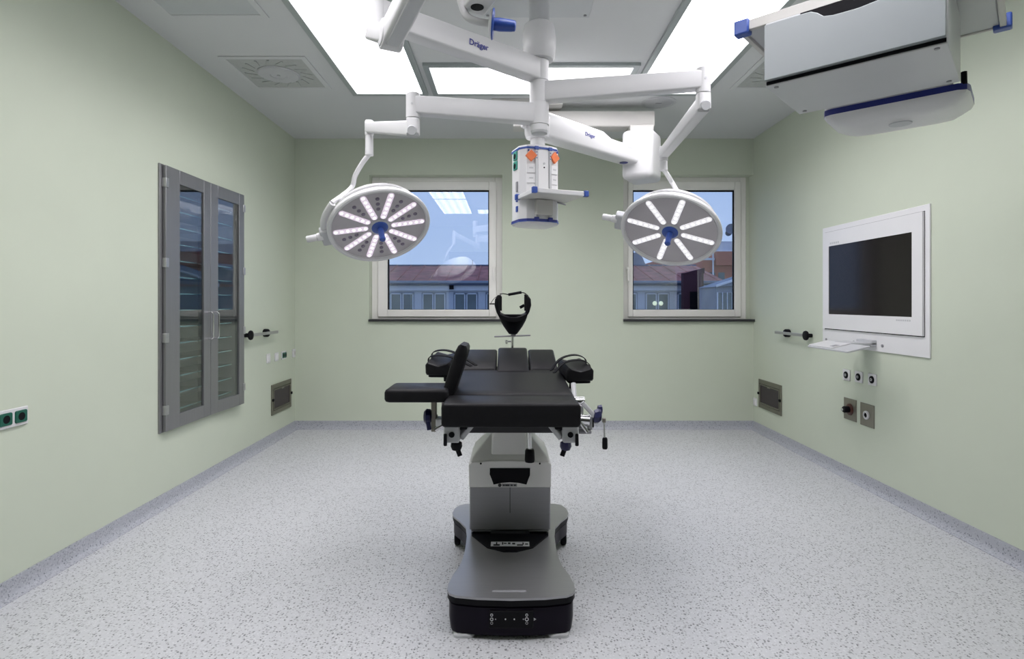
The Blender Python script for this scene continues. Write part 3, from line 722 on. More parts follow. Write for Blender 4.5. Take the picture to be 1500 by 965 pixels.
def vent(sgn, y0, y1, z0, z1, label):
    X = XL if sgn > 0 else XR
    t = thing('wall_vent', (X, (y0 + y1) / 2, z0), label, 'air vent', 'low steel wall vents')
    def bx(g, a, b, ya, yb, za, zb): g.box(min(X + sgn * a, X + sgn * b), max(X + sgn * a, X + sgn * b), ya, yb, za, zb); return g
    g = G(); f = .026
    bx(g, 0, .012, y0, y0 + f, z0, z1); bx(g, 0, .012, y1 - f, y1, z0, z1); bx(g, 0, .012, y0 + f, y1 - f, z0, z0 + f + .014); bx(g, 0, .012, y0 + f, y1 - f, z1 - f - .014, z1)
    part('frame', g, 'vent_steel', t, .003)
    c0, c1, d0, d1 = y0 + f + .004, y1 - f - .004, z0 + f + .018, z1 - f - .018
    g = G(); e = .012
    bx(g, 0, .016, c0, c0 + e, d0, d1); bx(g, 0, .016, c1 - e, c1, d0, d1); bx(g, 0, .016, c0 + e, c1 - e, d0, d0 + e); bx(g, 0, .016, c0 + e, c1 - e, d1 - e, d1)
    part('filter_frame', g, 'vent_steel', t, .002)
    part('mesh_screen', bx(G(), .001, .006, c0 + e, c1 - e, d0 + e, d1 - e), 'vent_mesh', t)
    for y in (y0 + .014, y1 - .014): part('clip', bx(G(), .010, .024, y - .014, y + .014, (z0 + z1) / 2 - .012, (z0 + z1) / 2 + .012), 'black', t, .003)
    part('latch', bx(G(), .012, .020, (y0 + y1) / 2 - .03, (y0 + y1) / 2 + .03, d1 - .020, d1 - .006), 'plate_steel', t, .003)
mat('vent_mesh', (0.065, 0.054, 0.060), 0.5, metal=0.5, noise=0.12, nscale=300)
vent(1, 5.33, 5.806, .253, .537, 'low steel wall vent below the small switches on the cabinet side')
vent(-1, 5.31, 5.79, .253, .537, 'low steel wall vent in the corner under the right window')

def plate(sgn, y, z, w, h, d=.010):
    X = XL if sgn > 0 else XR
    return G().box(min(X, X + sgn * d), max(X, X + sgn * d), y - w / 2, y + w / 2, z - h / 2, z + h / 2)
def wf(sgn, y, z):     # frame on a side wall, local z into the room
    X = XL if sgn > 0 else XR
    return fr((X, y, z), (0, 1, 0), (0, 0, 1) if sgn > 0 else (0, 0, -1), (sgn, 0, 0))
# double green sockets, near left
def green_socket(y, z, w, h, label):
    t = thing('double_socket', (XL, y, z - h / 2), label, 'socket')
    part('plate', plate(1, y, z, w, h, .010), 'white', t, .003)
    for s_ in (-1, 1):
        mm = wf(1, y + s_ * w * .245, z)
        k = part('socket', G().prism(rrect(w * .40, h * .68, .008), .008, .015, mm), 'green_socket', t, .003)
        part('socket_well', G().lathe([(h * .22, .0135), (h * .22, .0155)], mm, 20), 'black', k)
green_socket(2.546, 1.306 - (612 - 443) * 2.546 / F, .160, .082, 'white double socket with green outlets at the left picture edge')
green_socket(5.625, 1.306 - (520 - 443) * 5.625 / F, .110, .080, 'small white double socket with green outlets near the left corner')
for u, v, w, h, lab in ((392.5, 525, .075, .085, 'plain white wall switch farthest from the room corner, beside the green socket'),
                        (404.5, 522.5, .080, .080, 'white wall switch between a plain switch and the green socket')):
    p = PL(u, v); t = thing('wall_switch', (XL, p.y, p.z - h / 2), lab, 'switch', 'white wall switches')
    part('plate', plate(1, p.y, p.z, w, h, .009), 'white', t, .003); part('rocker', plate(1, p.y, p.z, w * .66, h * .66, .013), 'white_lacquer', t, .003)
p = PL(429.5, 517); t = thing('wall_thermostat', (XL, p.y, p.z - .04), 'small white control box right in the left room corner', 'switch')
part('plate', plate(1, p.y, p.z, .060, .085, .014), 'white', t, .004); part('dial', G().cyl((XL + .013, p.y, p.z), (XL + .02, p.y, p.z), .016, n=18), 'cream', t)
p = PR(1107, 588.5); t = thing('wall_socket_cover', (XR, p.y, p.z - .04), 'small white wall box beside the vent under the right window', 'socket')
part('plate', plate(-1, p.y, p.z, .075, .080, .012), 'white', t, .004); part('lid', plate(-1, p.y, p.z, .055, .058, .016), 'white_lacquer', t, .003)
# three outlets below the screen
for u, v, lab in ((1241, 549, 'white outlet with black round port farthest from the camera below the screen'), (1259, 552, 'middle one of three white outlets with black round ports below the screen'), (1279, 556, 'white outlet with black round port closest to the camera below the screen')):
    p = PR(u, v); t = thing('data_outlet', (XR, p.y, p.z - .04), lab, 'socket', 'white outlets with black ports below the screen')
    part('plate', plate(-1, p.y, p.z, .088, .082, .009), 'white', t, .003)
    mm = wf(-1, p.y, p.z); k = part('port', G().lathe([(.026, .008), (.026, .013), (.022, .015)], mm, 24), 'black', t)
    part('pin_ring', G().lathe([(.010, .0145), (.010, .018), (.007, .018), (.007, .0145)], mm, 16), 'light_grey', k)
p = PR(1246, 599.5); t = thing('gas_outlet', (XR, p.y, p.z - .08), 'square steel wall plate with a dark brown knob', 'outlet')
part('plate', plate(-1, p.y, p.z, .155, .160, .006), 'plate_steel', t, .002); mm = wf(-1, p.y, p.z)
k = part('knob_base', G().lathe([(.044, .005), (.042, .012), (.030, .016)], mm, 28), 'brown_knob', t)
part('knob', G().lathe([(.024, .014), (.024, .050), (.020, .055), (.010, .056)], mm, 24), 'black', k)
part('knob_tip', G().lathe([(.010, .055), (.010, .066), (.006, .067)], mm, 16), 'chrome', k)
p = PR(1271, 608); t = thing('grounding_socket', (XR, p.y, p.z - .08), 'square steel wall plate with a round chrome connector', 'outlet')
part('plate', plate(-1, p.y, p.z, .155, .160, .006), 'plate_steel', t, .002); mm = wf(-1, p.y, p.z)
k = part('connector_ring', G().lathe([(.030, .005), (.030, .016), (.018, .018), (.016, .010)], mm, 28), 'white', t)
part('connector_core', G().lathe([(.017, .008), (.017, .013), (.006, .014), (.006, .022)], mm, 20), 'black', k)

# ------------------------------------------------------------------ wall screen
t = thing('wall_screen', (XR, 4.02, .971), 'white framed flat screen built into the right wall', 'screen')
def rb(a, b, ya, yb, za, zb): return G().box(XR - b, XR - a, ya, yb, za, zb)
part('mounting_plate', rb(0, .010, 3.436, 4.607, .971, 1.899), 'white_lacquer', t, .002)
bz_ = G(); sy0, sy1, sz0, sz1 = 3.569, 4.498, 1.2155, 1.745; q0, q1, r0, r1 = 3.478, 4.574, 1.102, 1.858
for ya, yb, za, zb in ((q0, sy0, r0, r1), (sy1, q1, r0, r1), (sy0, sy1, r0, sz0), (sy0, sy1, sz1, r1)): bz_.box(XR - .024, XR - .009, ya, yb, za, zb)
be = part('bezel', bz_, 'white_lacquer', t)
g = G(); g.box(XR - .0105, XR - .0095, q0 - .004, q1 + .003, r1, r1 + .004); g.box(XR - .0105, XR - .0095, q0 - .004, q0, r0 - .004, r1); g.box(XR - .0105, XR - .0095, q0, q1, r0 - .007, r0)
part('shadow_gap', g, 'black', t)
part('display', rb(.012, .020, sy0, sy1, sz0, sz1), 'screen', t, label='dark switched-off display')
g = G()
for i in range(5): g.box(XR - .0246, XR - .0238, sy1 - .02 - .026 * i - .018, sy1 - .02 - .026 * i, sz1 + .014, sz1 + .028)
part('maker_mark', g, 'light_grey', be)
g = G()
for i in range(7): g.box(XR - .0246, XR - .0238, sy0 + .01 + .02 * i, sy0 + .01 + .02 * i + .014, sz0 - .028, sz0 - .018)
part('model_mark', g, 'light_grey', be)
for u, v in ((1212.5, 497), (1253, 501), (1295, 506.5)):
    p = PR(u, v); part('lock', G().lathe([(.011, .008), (.011, .014), (.005, .0145)], wf(-1, p.y, p.z), 18), 'mid_grey', t)
# keyboard tray
t = thing('keyboard_tray', (XR - .01, 4.05, .99), 'small tilted white keyboard shelf below the wall screen', 'keyboard')
tm = fr((2.200, 3.725, .979), (0, 1, 0), (-.15, 0, -.038))   # local x along the wall, local y outward
tm = fr((2.352, 3.725, 1.018), (0, 1, 0), V((-.150, 0, -.036)))
tr = part('tray', G().prism([(x + .252, y + .077) for x, y in rrect(.504, .155, .012)], -.006, .006, tm), 'light_grey', t, .003)
part('keyboard', G().prism([(x + .345, y + .077) for x, y in rrect(.30, .140, .008)], .005, .014, tm), 'white', t, .003)
part('touchpad', G().prism([(x + .235, y + .100) for x, y in rrect(.050, .045, .004)], .0135, .0148, tm), 'mid_grey', t)
part('bracket', G().box(2.33, XR - .009, 3.93, 4.10, 1.014, 1.030), 'light_grey', t, .004)
part('hinge_block', G().box(XR - .05, XR - .009, 3.93, 4.10, 1.0, 1.05), 'light_grey', t, .006)

# ================================================================== OPERATING TABLE
TX = .010
t = thing('operating_table', (TX, 2.75, 0), 'black padded operating table on a grey column and stainless base', 'operating table')
TT = t
# base outline (x from the axis, y)
half = [(.0, 2.205), (.13, 2.212), (.215, 2.228), (.240, 2.245), (.252, 2.275), (.252, 2.32), (.240, 2.40), (.220, 2.475), (.211, 2.55), (.208, 2.65), (.212, 2.80), (.224, 2.90), (.262, 2.985), (.300, 3.05), (.312, 3.10), (.306, 3.17), (.285, 3.22), (.25, 3.24), (.0, 3.25)]
def outline(s=0):
    cy = 2.75
    pts = [(TX + x, y) for x, y in half] + [(TX - x, y) for x, y in reversed(half[1:-1])]
    out = []
    n = len(pts)
    for i in range(n):
        a = V((*pts[i - 1], 0)); b = V((*pts[(i + 1) % n], 0)); tt = (b - a).normalized(); nn = V((tt.y, -tt.x, 0))
        out.append((pts[i][0] + nn.x * s, pts[i][1] + nn.y * s))
    return out
def oring(s, z): return [V((x, y, z)) for x, y in outline(s)]
def oringb(s, z): return [V((x, y, z if y < 2.86 else z + .045)) for x, y in outline(s)]
part('base_cover', G().rings([oring(.002, .160), oring(.002, .1690), oring(-.03, .1696)]), 'base_steel', t, angle=15)
mat('base_black', (0.006, 0.004, 0.011), 0.35, spec=0.12, noise=0.1, nscale=8)
body = part('base_body', G().rings([oringb(-.020, .012), oringb(-.012, .018), oring(-.006, .066), oring(-.006, .126), oring(-.011, .130), oring(-.011, .161)]), 'base_black', t)
part('base_trim', G().rings([oring(-.004, .134), oring(.000, .136), oring(.000, .159), oring(-.004, .161)]), 'black', t)
for sx in (-1, 1):
    part('base_foot', G().rings([[V((TX + sx * .185 + x * s, 2.272 + y * s, z)) for x, y in rrect(.085, .085, .02)] for s, z in ((1, 0), (1, .010), (.9, .016))]), 'light_grey', t)
    cs = part('caster', G().cyl((TX + sx * .27, 3.10, .045), (TX + sx * .30, 3.10, .045), .045, n=24), 'rubber', t, .006)
    part('caster_fork', G().box(TX + sx * .255 - .006, TX + sx * .255 + .006, 3.06, 3.14, .03, .11), 'dark_grey', cs, .004)
# pale nameplate strip on the cover, panel and symbols on the front
part('front_strip', G().box(TX - .075, TX + .06, 2.250, 2.268, .1685, .1700), 'mid_grey', t, .0008)
yfp = 2.2055
pn_ = part('control_panel', G().box(TX - .085, TX + .085, yfp + .001, yfp + .012, .052, .118), 'black', t, .003)
for i, (px, pz, rr, mm) in enumerate(((-.075, .104, .0055, 'light_grey'), (-.075, .088, .0065, 'light_grey'), (-.075, .073, .0055, 'mid_grey'), (.060, .104, .0055, 'light_grey'), (.060, .088, .0075, 'light_grey'), (.060, .073, .0055, 'mid_grey'), (-.022, .088, .0028, 'light_grey'), (.012, .088, .0028, 'light_grey'), (.047, .088, .0025, 'mid_grey'), (-.060, .088, .0025, 'mid_grey'), (.090, .088, .006, 'light_grey'))):
    m4 = fr((TX + px, yfp + .0012, pz), (1, 0, 0), (0, 0, 1))
    prof = [(rr, .0), (rr, .0016), (rr * .62, .0016), (rr * .62, .0)] if rr > .004 and mm != 'white' else [(rr, 0), (rr, .0016)]
    part('key_symbol', G().lathe(prof, m4, 14 if i != 10 else 3), mm, pn_)
# column
CY = 2.80
cx = TX - .003
h0 = part('column_skirt', G().box(cx - .198, cx + .198, CY, CY + .34, .195, .408), 'column_steel', t, .006)
part('skirt_seam', G().box(cx - .0015, cx + .0015, CY - .0015, CY, .28, .405), 'dark_grey', h0)
part('skirt_lower', G().box(cx - .190, cx + .190, CY + .004, CY + .33, .185, .33), 'column_steel', t, .004)
part('bellows', G().box(cx - .182, cx + .182, CY + .010, CY + .32, .155, .196), 'black', t, .004)
part('bellows_panel', G().box(cx - .095, cx + .095, CY + .004, CY + .02, .168, .196), 'dark_grey', t, .002)
g = G().prism([(cx - .190, CY + .03), (cx - .186, CY - .01), (cx - .105, CY - .150), (cx - .03, CY - .19), (cx + .03, CY - .19), (cx + .105, CY - .150), (cx + .186, CY - .01), (cx + .190, CY + .03)], .160, .1745)
ins = part('column_reflection', g, 'black', t, .002)  # black plate standing in for the column's dark reflection on the cover
g = G(); g.cur = 0; g.box(cx - .090, cx + .090, CY - .138, CY - .088, .1740, .1752)
g.cur = 1
for i, (xa, xb, ya, yb) in enumerate(((-.078, -.048, .0, .4), (-.066, -.060, .3, 1), (-.038, -.032, .3, 1), (-.030, -.016, .55, .8), (-.010, .002, .45, .9), (.010, .024, .35, .8), (.032, .060, .0, .35), (.058, .064, .3, .9), (.070, .084, .3, .6))):
    g.box(cx + xa, cx + xb, CY - .132 + .038 * ya, CY - .132 + .038 * yb, .1750, .1758)
part('nameplate', g, ['light_grey', 'black'], ins)
# housing: front plate with chamfered top
hz0, hz1 = .405, .535
poly = [(-.200, hz0), (.200, hz0), (.202, .515), (.186, .528), (.10, .534), (0, .536), (-.10, .534), (-.186, .528), (-.202, .515)]
hs = part('column_housing', G().prism([(x, z) for x, z in poly], 0, .34, fr((cx, CY - .006, 0), (1, 0, 0), (0, 0, 1), (0, 1, 0))), 'housing_white', t, .004)
part('housing_top', G().rings([[V((cx + x, y, z)) for x, y in ((-w, a), (w, a), (w, b), (-w, b))] for w, a, b, z in ((.195, CY + .0, CY + .33, .524), (.188, CY + .01, CY + .33, .545), (.100, CY + .16, CY + .32, .630), (.085, CY + .17, CY + .31, .634))]), 'housing_white', t, .008, 3)
dp = [(-.098, .500), (.098, .500), (.097, .465), (.090, .448), (.080, .420), (.040, .4285), (0, .4310), (-.040, .4285), (-.080, .420), (-.090, .448), (-.099, .470)]
part('keypad_recess', G().prism(dp, -.002, .006, fr((cx, CY - .0068, 0), (1, 0, 0), (0, 0, 1), (0, 1, 0))), 'black', hs)
for sx in (-.142, .145): part('screw', G().cyl((cx + sx, CY - .006, .522), (cx + sx, CY - .009, .522), .0045, n=12), 'black', hs)
g = G(); g.cur = 0; g.lathe([(.0085, 0), (.0085, .002)], fr((cx - .050, CY - .006, .4165), (1, 0, 0), (0, 0, 1)), 20)
g.cur = 1; g.box(cx - .040, cx + .034, CY - .0075, CY - .006, .410, .4235)
g.cur = 0
for i, (xa, xb) in enumerate(((-.034, -.026), (-.023, -.004), (.004, .012), (.020, .028))): g.box(cx + xa, cx + xb, CY - .0082, CY - .007, .413, .420)
part('type_label', g, ['dark_grey', 'mid_grey'], hs)
# neck
nk = part('neck', G().rings([[V((cx - .004 + x, CY + .115 + y, z)) for x, y in rrect(w, .17, .010)] for w, z in ((.178, .53), (.172, .645), (.164, .655), (.160, .80))]), 'housing_white', t)
# hand lever of the column
lv = part('release_lever', G().cyl((cx + .094, 2.74, .60), (cx + .092, 2.74, .79), .011, n=16), 'chrome', t)
part('lever_grip', G().lathe([(.022, 0), (.024, .01), (.022, .055), (.018, .062)], Matrix.Translation((cx + .094, 2.74, .545)), 20), 'black', lv)
part('lever_joint', G().box(cx + .078, cx + .108, 2.72, 2.76, .70, .735), 'dark_grey', lv, .006)
part('lever_joint', G().box(cx + .080, cx + .106, 2.72, 2.76, .755, .80), 'mid_grey', lv, .006)
# frame under the pads
fy0, fy1 = 2.30, 3.40
def ztop(y):
    if y <= 2.485: return .905
    if y <= 3.08: return .905 + (y - 2.485) / .595 * .036
    return .945 + (y - 3.08) / .35 * .083
part('top_frame', G().rings([[V((TX + x, y, ztop(y) - .115 + z)) for x, z in ((-.20, -.035), (.20, -.035), (.20, .022), (-.20, .022))] for y in (2.42, 2.49, 3.08, 3.40)]), 'dark_grey', t, .004)
part('frame_head', G().box(TX - .10, TX + .10, 2.86, 3.12, .74, .80), 'mid_grey', t, .006)
for sx in (-1, 1):
    part('side_rail', G().rings([[V((TX + sx * .272 + x, y, ztop(y) - .125 + z)) for x, z in ((-.006, -.014), (.006, -.014), (.006, .014), (-.006, .014))] for y in (2.50, 3.05)]), 'chrome', t, .002)
# pads
def pad(name, x0, x1, ys, th, r=.014, dz=0.0):
    R = []
    n = len(ys)
    prof = rrect(1, 1, .1)
    def ring(y, z, ins):
        w = (x1 - x0) - 2 * ins; h = th - 2 * ins
        return [V((TX + (x0 + x1) / 2 + a, y, z - th / 2 + b + dz)) for a, b in rrect(w, h, r, 4)]
    R.append(ring(ys[0], ztop(ys[0]), .010)); R.append(ring(ys[0] + .003, ztop(ys[0]), .003)); R.append(ring(ys[0] + .012, ztop(ys[0] + .012), 0))
    for y in ys[1:-1]: R.append(ring(y, ztop(y), 0))
    e = ys[-1]
    R.append(ring(e - .012, ztop(e - .012), 0)); R.append(ring(e - .003, ztop(e), .003)); R.append(ring(e, ztop(e), .010))
    return part(name, G().rings(R), 'upholstery', t, angle=50)
seat = pad('seat_pad', -.277, .277, (2.264, 2.486), .094, .016)
back = pad('back_pad', -.274, .274, (2.490, 2.6, 2.8, 3.0, 3.085), .085, .012)
pad('shoulder_pad', -.262, -.078, (3.090, 3.25, 3.43), .075, .012)
pad('shoulder_pad', .106, .258, (3.090, 3.25, 3.43), .075, .012)
hpd = pad('head_pad', -.072, .100, (3.040, 3.25, 3.445), .085, .012, .006)
# gear blocks under the seat, mirrored
for sx in (-1, 1):
    X = lambda a: TX + sx * a
    def bxs(g, a, b, *r): return g.box(min(X(a), X(b)), max(X(a), X(b)), *r)
    gb = part('leg_joint', bxs(G(), .208, .272, 2.30, 2.40, .742, .815), 'light_grey', t, .006)
    part('joint_socket', G().cyl((X(.238), 2.3005, .776), (X(.238), 2.296, .776), .0115, n=20), 'black', gb)
    part('joint_pin', G().lathe([(.006, 0), (.0075, .004), (.0065, .045), (.005, .048)], Matrix.Translation((X(.263), 2.29, .734)), 12), 'black', gb)
    part('joint_brace', G().beam((X(.215), 2.36, .752), (X(.160), 2.40, .815), .05, .026, r=.006), 'light_grey', gb)
    part('joint_clamp', bxs(G(), .178, .214, 2.33, 2.37, .788, .822), 'black', gb, .006)
    kb = part('star_knob', G().lathe([(.010, .745), (.022, .738), (.024, .722), (.018, .708), (.006, .704)], Matrix.Translation((X(.222), 2.33, 0)), 10), 'black' if sx < 0 else 'knob_blue', t)
    part('knob_wing', G().beam((X(.218), 2.325, .715), (X(.206), 2.320, .685), .014, .018, r=.004), 'black', kb)
# left lateral leg pad on a clamp
def lp(u, v, y): return P(u, v, y)
def softbox(m, sx, sy, sz, r=.016):
    g = G(); R = []
    for z, i in ((0, .012), (.004, .004), (.014, 0), (sz - .014, 0), (sz - .004, .004), (sz, .012)):
        R.append([m @ V((x, y, z)) for x, y in rrect(sx - 2 * i, sy - 2 * i, r, 4)])
    return g.rings(R)
lm = fr((-.392, 2.53, .882), (1, 0, 0), (0, 1, 0))
sp = part('side_pad', softbox(lm, .270, .22, .056), 'upholstery', t, angle=50)
um = fr((-.262, 2.575, .915), V((.93, 0, -.30)), (0, 1, 0))
up = part('upright_pad', G().rings([[um @ V((x * w, y, z)) for x, y in rrect(.052, .20, .022, 4)] for w, z in ((.75, -.02), (1, 0), (1.05, .10), (1, .18), (.85, .205), (.5, .216))]), 'upholstery', t, angle=50)
ps = part('pad_post', G().box(-.338, -.315, 2.50, 2.53, .742, .884), 'plate_steel', t, .003)
part('post_clamp', G().box(-.315, -.262, 2.47, 2.53, .768, .806), 'light_grey', ps, .006)
part('clamp_brace', G().beam((-.318, 2.48, .757), (-.262, 2.48, .79), .02, .018, r=.004), 'chrome', ps)
part('clamp_post', G().box(-.292, -.280, 2.49, 2.51, .80, .884), 'chrome', ps, .002)
kn = part('clamp_knob', G().lathe([(.012, 0), (.032, .006), (.034, .024), (.024, .034), (.008, .037)], fr((-.336, 2.515, .806), (0, 1, 0), (0, 0, 1), (-1, 0, 0)), 9), 'knob_blue', ps)
part('knob_wing', G().beam((-.352, 2.50, .79), (-.346, 2.50, .752), .018, .02, r=.005), 'knob_blue', kn)
part('knob_stem', G().cyl((-.338, 2.515, .806), (-.31, 2.515, .806), .009, n=12), 'chrome', kn)
# arm rests
def armrest(sx, c, dirv, straps, post):
    c = V(c); y = V(dirv).normalized(); x = V((0, 0, 1)).cross(y).normalized() * -1; x = y.cross(V((0, 0, 1))).normalized()
    m5 = fr(c, x, y)
    R = []
    for s_, yy in ((.80, -.125), (.96, -.118), (1, -.10), (1, 0), (.97, .10), (.92, .12), (.75, .13)):
        prof = [(-.062, -.030), (.062, -.030), (.068, -.02), (.068, .022), (.056, .036), (.030, .028), (0, .020), (-.030, .028), (-.056, .036), (-.068, .022), (-.068, -.02)]
        R.append([m5 @ V((a * s_, yy, b * s_)) for a, b in prof])
    a = part('arm_rest', G().rings(R), 'upholstery', t, angle=50)
    part('rest_tray', G().prism([(p_[0], p_[1]) for p_ in rrect(.115, .23, .02)], -.042, -.028, m5), 'black', a)
    for s_ in straps:
        part('strap', G().band([m5 @ V(q) for q in s_], .026, .004, y, 6), 'rubber', a)
    part('rest_post', G().cyl(m5 @ V((post[0], post[1], -.04)), m5 @ V((post[0], post[1], -.16)), .010, n=14), 'chrome', a)
    part('post_joint', G().cyl(m5 @ V((post[0], post[1], -.075)), m5 @ V((post[0], post[1], -.04)), .016, n=14), 'black', a)
    return a
armrest(1, (.338, 2.93, .963), (-.13, 1, .12), [[(.066, -.02, -.02), (.070, -.02, .03), (.02, -.02, .055), (-.06, -.03, .045), (-.12, -.06, -.0)], [(.066, .06, -.02), (.070, .06, .04), (.01, .05, .066), (-.07, .03, .05), (-.125, -.01, .0)]], (-.03, -.08))
armrest(-1, (-.345, 3.02, .985), (.10, 1, .16), [[(-.066, -.02, -.02), (-.070, -.02, .035), (-.02, -.02, .050), (.06, -.03, .04), (.16, -.05, .0)], [(-.066, .06, -.02), (-.070, .06, .04), (-.01, .05, .060), (.07, .02, .05), (.18, -.03, .0)]], (.03, -.06))
# right clamp assembly with blue star knob and lever
rc = part('rail_clamp', G().box(.292, .335, 2.56, 2.62, .742, .852), 'brushed_steel', t, .008)
part('clamp_head', G().cyl((.285, 2.54, .868), (.335, 2.54, .868), .022, n=24), 'chrome', rc)
part('clamp_arm', G().beam((.322, 2.52, .868), (.385, 2.52, .800), .026, .020, r=.005), 'light_grey', rc)
part('clamp_drum', G().cyl((.295, 2.53, .790), (.355, 2.53, .785), .024, n=24), 'chrome', rc)
part('clamp_link', G().beam((.300, 2.51, .80), (.345, 2.51, .738), .014, .014, r=.003), 'chrome', rc)
part('clamp_foot', G().box(.285, .365, 2.52, 2.57, .728, .742), 'mid_grey', rc, .004)
part('clamp_jaw', G().box(.352, .372, 2.54, 2.60, .742, .80), 'light_grey', rc, .004)
part('clamp_pad', G().box(.372, .380, 2.55, 2.59, .75, .79), 'black', rc, .003)
part('clamp_knob', G().lathe([(.012, 0), (.030, .006), (.033, .022), (.026, .034), (.010, .038)], fr((.372, 2.52, .803), (0, 1, 0), (0, 0, 1), V((1, 0, .25))), 8), 'knob_blue', rc)
part('clamp_knob', G().lathe([(.010, 0), (.022, .004), (.022, .02), (.012, .024)], fr((.392, 2.54, .828), (0, 1, 0), (0, 0, 1), V((1, 0, .2))), 8), 'knob_blue', rc)
part('lever_pivot', G().cbox((.416, 2.50, .793), .014, .02, .02), 'plate_steel', rc, .003)
part('lever_rod', G().cyl((.416, 2.50, .785), (.418, 2.50, .715), .004, n=10), 'chrome', rc)
part('lever_grip', G().lathe([(.010, .668), (.012, .675), (.0115, .712), (.008, .718)], Matrix.Translation((.420, 2.50, 0)), 14), 'black', rc)
part('clamp_post', G().cyl((.300, 2.60, .85), (.300, 2.66, .93), .012, n=14), 'light_grey', rc)

# head holder
HY = 3.50
hpole = part('holder_pole', G().cyl(P(750, 530, HY), P(751, 488, HY), .0085, n=14), 'chrome', t)
part('pole_block', G().cbox(P(752, 490, HY), .034, .03, .026), 'brushed_steel', hpole, .004)
part('cross_bar', G().tube([P(724, 493, HY), P(777, 491, HY)], .0048, 10), 'mid_grey', hpole)
part('set_screw', G().tube([P(740, 500, HY), P(750, 500, HY)], .005, 10), 'chrome', hpole)
part('screw_head', G().cyl(P(742, 498, HY) , P(742, 503.5, HY), .007, n=12), 'chrome', hpole)
# cradle shell
def hp_(u, v, dy=0): return P(u, v, HY) + V((0, dy, 0))
cen = [(757 - 0.5, 489)]
ringsC = []
for hw, v, dpt, cy_ in ((6, 489, .02, 0), (9, 485, .03, 0), (14, 478, .045, .005), (18.5, 470, .06, .010), (21, 464, .07, .015), (21.5, 460.5, .075, .02)):
    c = P(751.5, v, HY); w = hw * HY / F
    ringsC.append([c + V((w * math.cos(a), cy_ + dpt * math.sin(a), 0)) for a in [2 * math.pi * i / 24 for i in range(24)]])
cr = part('head_cradle', G().rings(ringsC), 'black', t)
# saddle cushion dips in the middle
R = []
for i in range(13):
    a = i / 12; u = 732.5 + 38 * a; s_ = 2 * a - 1
    vtop = 464.0 - 5.5 * s_ * s_; c = P(u, vtop, HY)
    R.append([c + V((0, dy, dz)) for dy, dz in ((-.060, -.030), (-.064, -.006), (-.050, .002), (0, .0), (.07, .006), (.085, -.01), (.08, -.03))])
part('cradle_cushion', G().rings(R), 'upholstery', cr, angle=50)
for sx, pts in ((-1, [(734, 465), (730, 457), (728, 447), (729, 438), (731.5, 432)]), (1, [(768, 465), (772.5, 457), (774.5, 447), (773.5, 438), (770, 431)])):
    g = G(); R = []
    for i, (u, v) in enumerate(pts):
        c = P(u, v, HY); w = (.022, .024, .030, .032, .022)[i]; dp_ = (.08, .075, .07, .065, .045)[i]
        R.append([c + V((x, y + .01, 0)) for x, y in rrect(w, dp_, .010)])
    sdp = part('side_support', g.rings(R), 'black', cr, .004)
    part('side_cushion', G().beam(P(751.5 + sx * 19.0, 455, HY), P(751.5 + sx * 19.5, 434, HY), .022, .05, .026, .05, .009, up=(0, 1, 0)), 'upholstery', cr)
part('chin_roll', G().tube([P(744.5, 431.5, HY), P(764, 428, HY)], [.0085, .0085], 14), 'rubber', cr)
part('chin_strap', G().tube([P(732, 431, HY), P(737, 430, HY), P(745, 431.5, HY)], .003, 8, 4), 'rubber', cr)
part('chin_strap', G().tube([P(764, 428.5, HY), P(768, 429, HY), P(771, 431, HY)], .003, 8, 4), 'rubber', cr)
part('cable', G().tube([P(731, 432, HY), P(724, 437, HY), P(719, 444, HY), P(718, 446, HY)], .0016, 8, 5), 'rubber', cr)
part('cable', G().tube([P(770, 431, HY), P(775, 436, HY), P(775.5, 442, HY)], .0016, 8, 5), 'rubber', cr)
part('side_lever', G().tube([P(729, 445, HY), P(717, 445, HY)], .0042, 10), 'black', cr)
part('side_knob', G().beam(P(768, 447, HY), P(761.5, 450.5, HY), .020, .018, r=.004), 'black', cr)

# ================================================================== OUTSIDE
YO = 40.0; s_ = YO / F
t = thing('opposite_house', (4, YO, -6), 'long pale house with tiled roof and paired windows across the yard', 'building')
g = G(); FX0, FX1 = -14.0, 15.2
part('wall', G().box(FX0, FX1, YO, YO + 8, -6, 2.45), 'facade', t)
part('cornice', G().box(FX0 - .1, FX1, YO - .25, YO, 2.12, 2.50), 'facade_frame', t, .03)
part('eaves', G().box(FX0 - .1, FX1, YO - .6, YO + .1, 2.50, 2.72), 'gutter', t, .04)
part('gutter', G().box(FX0 - .1, FX1, YO - .72, YO - .55, 2.62, 2.80), 'slate', t, .03)
zr = CH + 54 * 46 / F
rf = part('roof', G().rings([[V((x, y, z)) for y, z in ((YO - .6, 2.72), (46, zr), (52, 2.72))] for x in (FX0, FX1 - .2)]), 'roof_tile', t)
for i in range(26):
    x = FX0 + .6 + i * 1.12
    part('roof_batten', G().beam((x, YO - .6, 2.74), (x, 46, zr + .02), .10, .06, r=.01), 'roof_tile', rf)
part('ridge', G().beam((FX0, 46, zr), (FX1 - .2, 46, zr), .3, .16, r=.05), 'gutter', rf)
part('chimney', G().box(-.75, -.25, 45, 45.8, zr - .5, zr + .22), 'gutter', rf)
part('antenna', G().cyl((-6.1 + 3.2, 46, zr), (-2.9, 46, zr + .45), .02, n=8), 'gutter', rf)
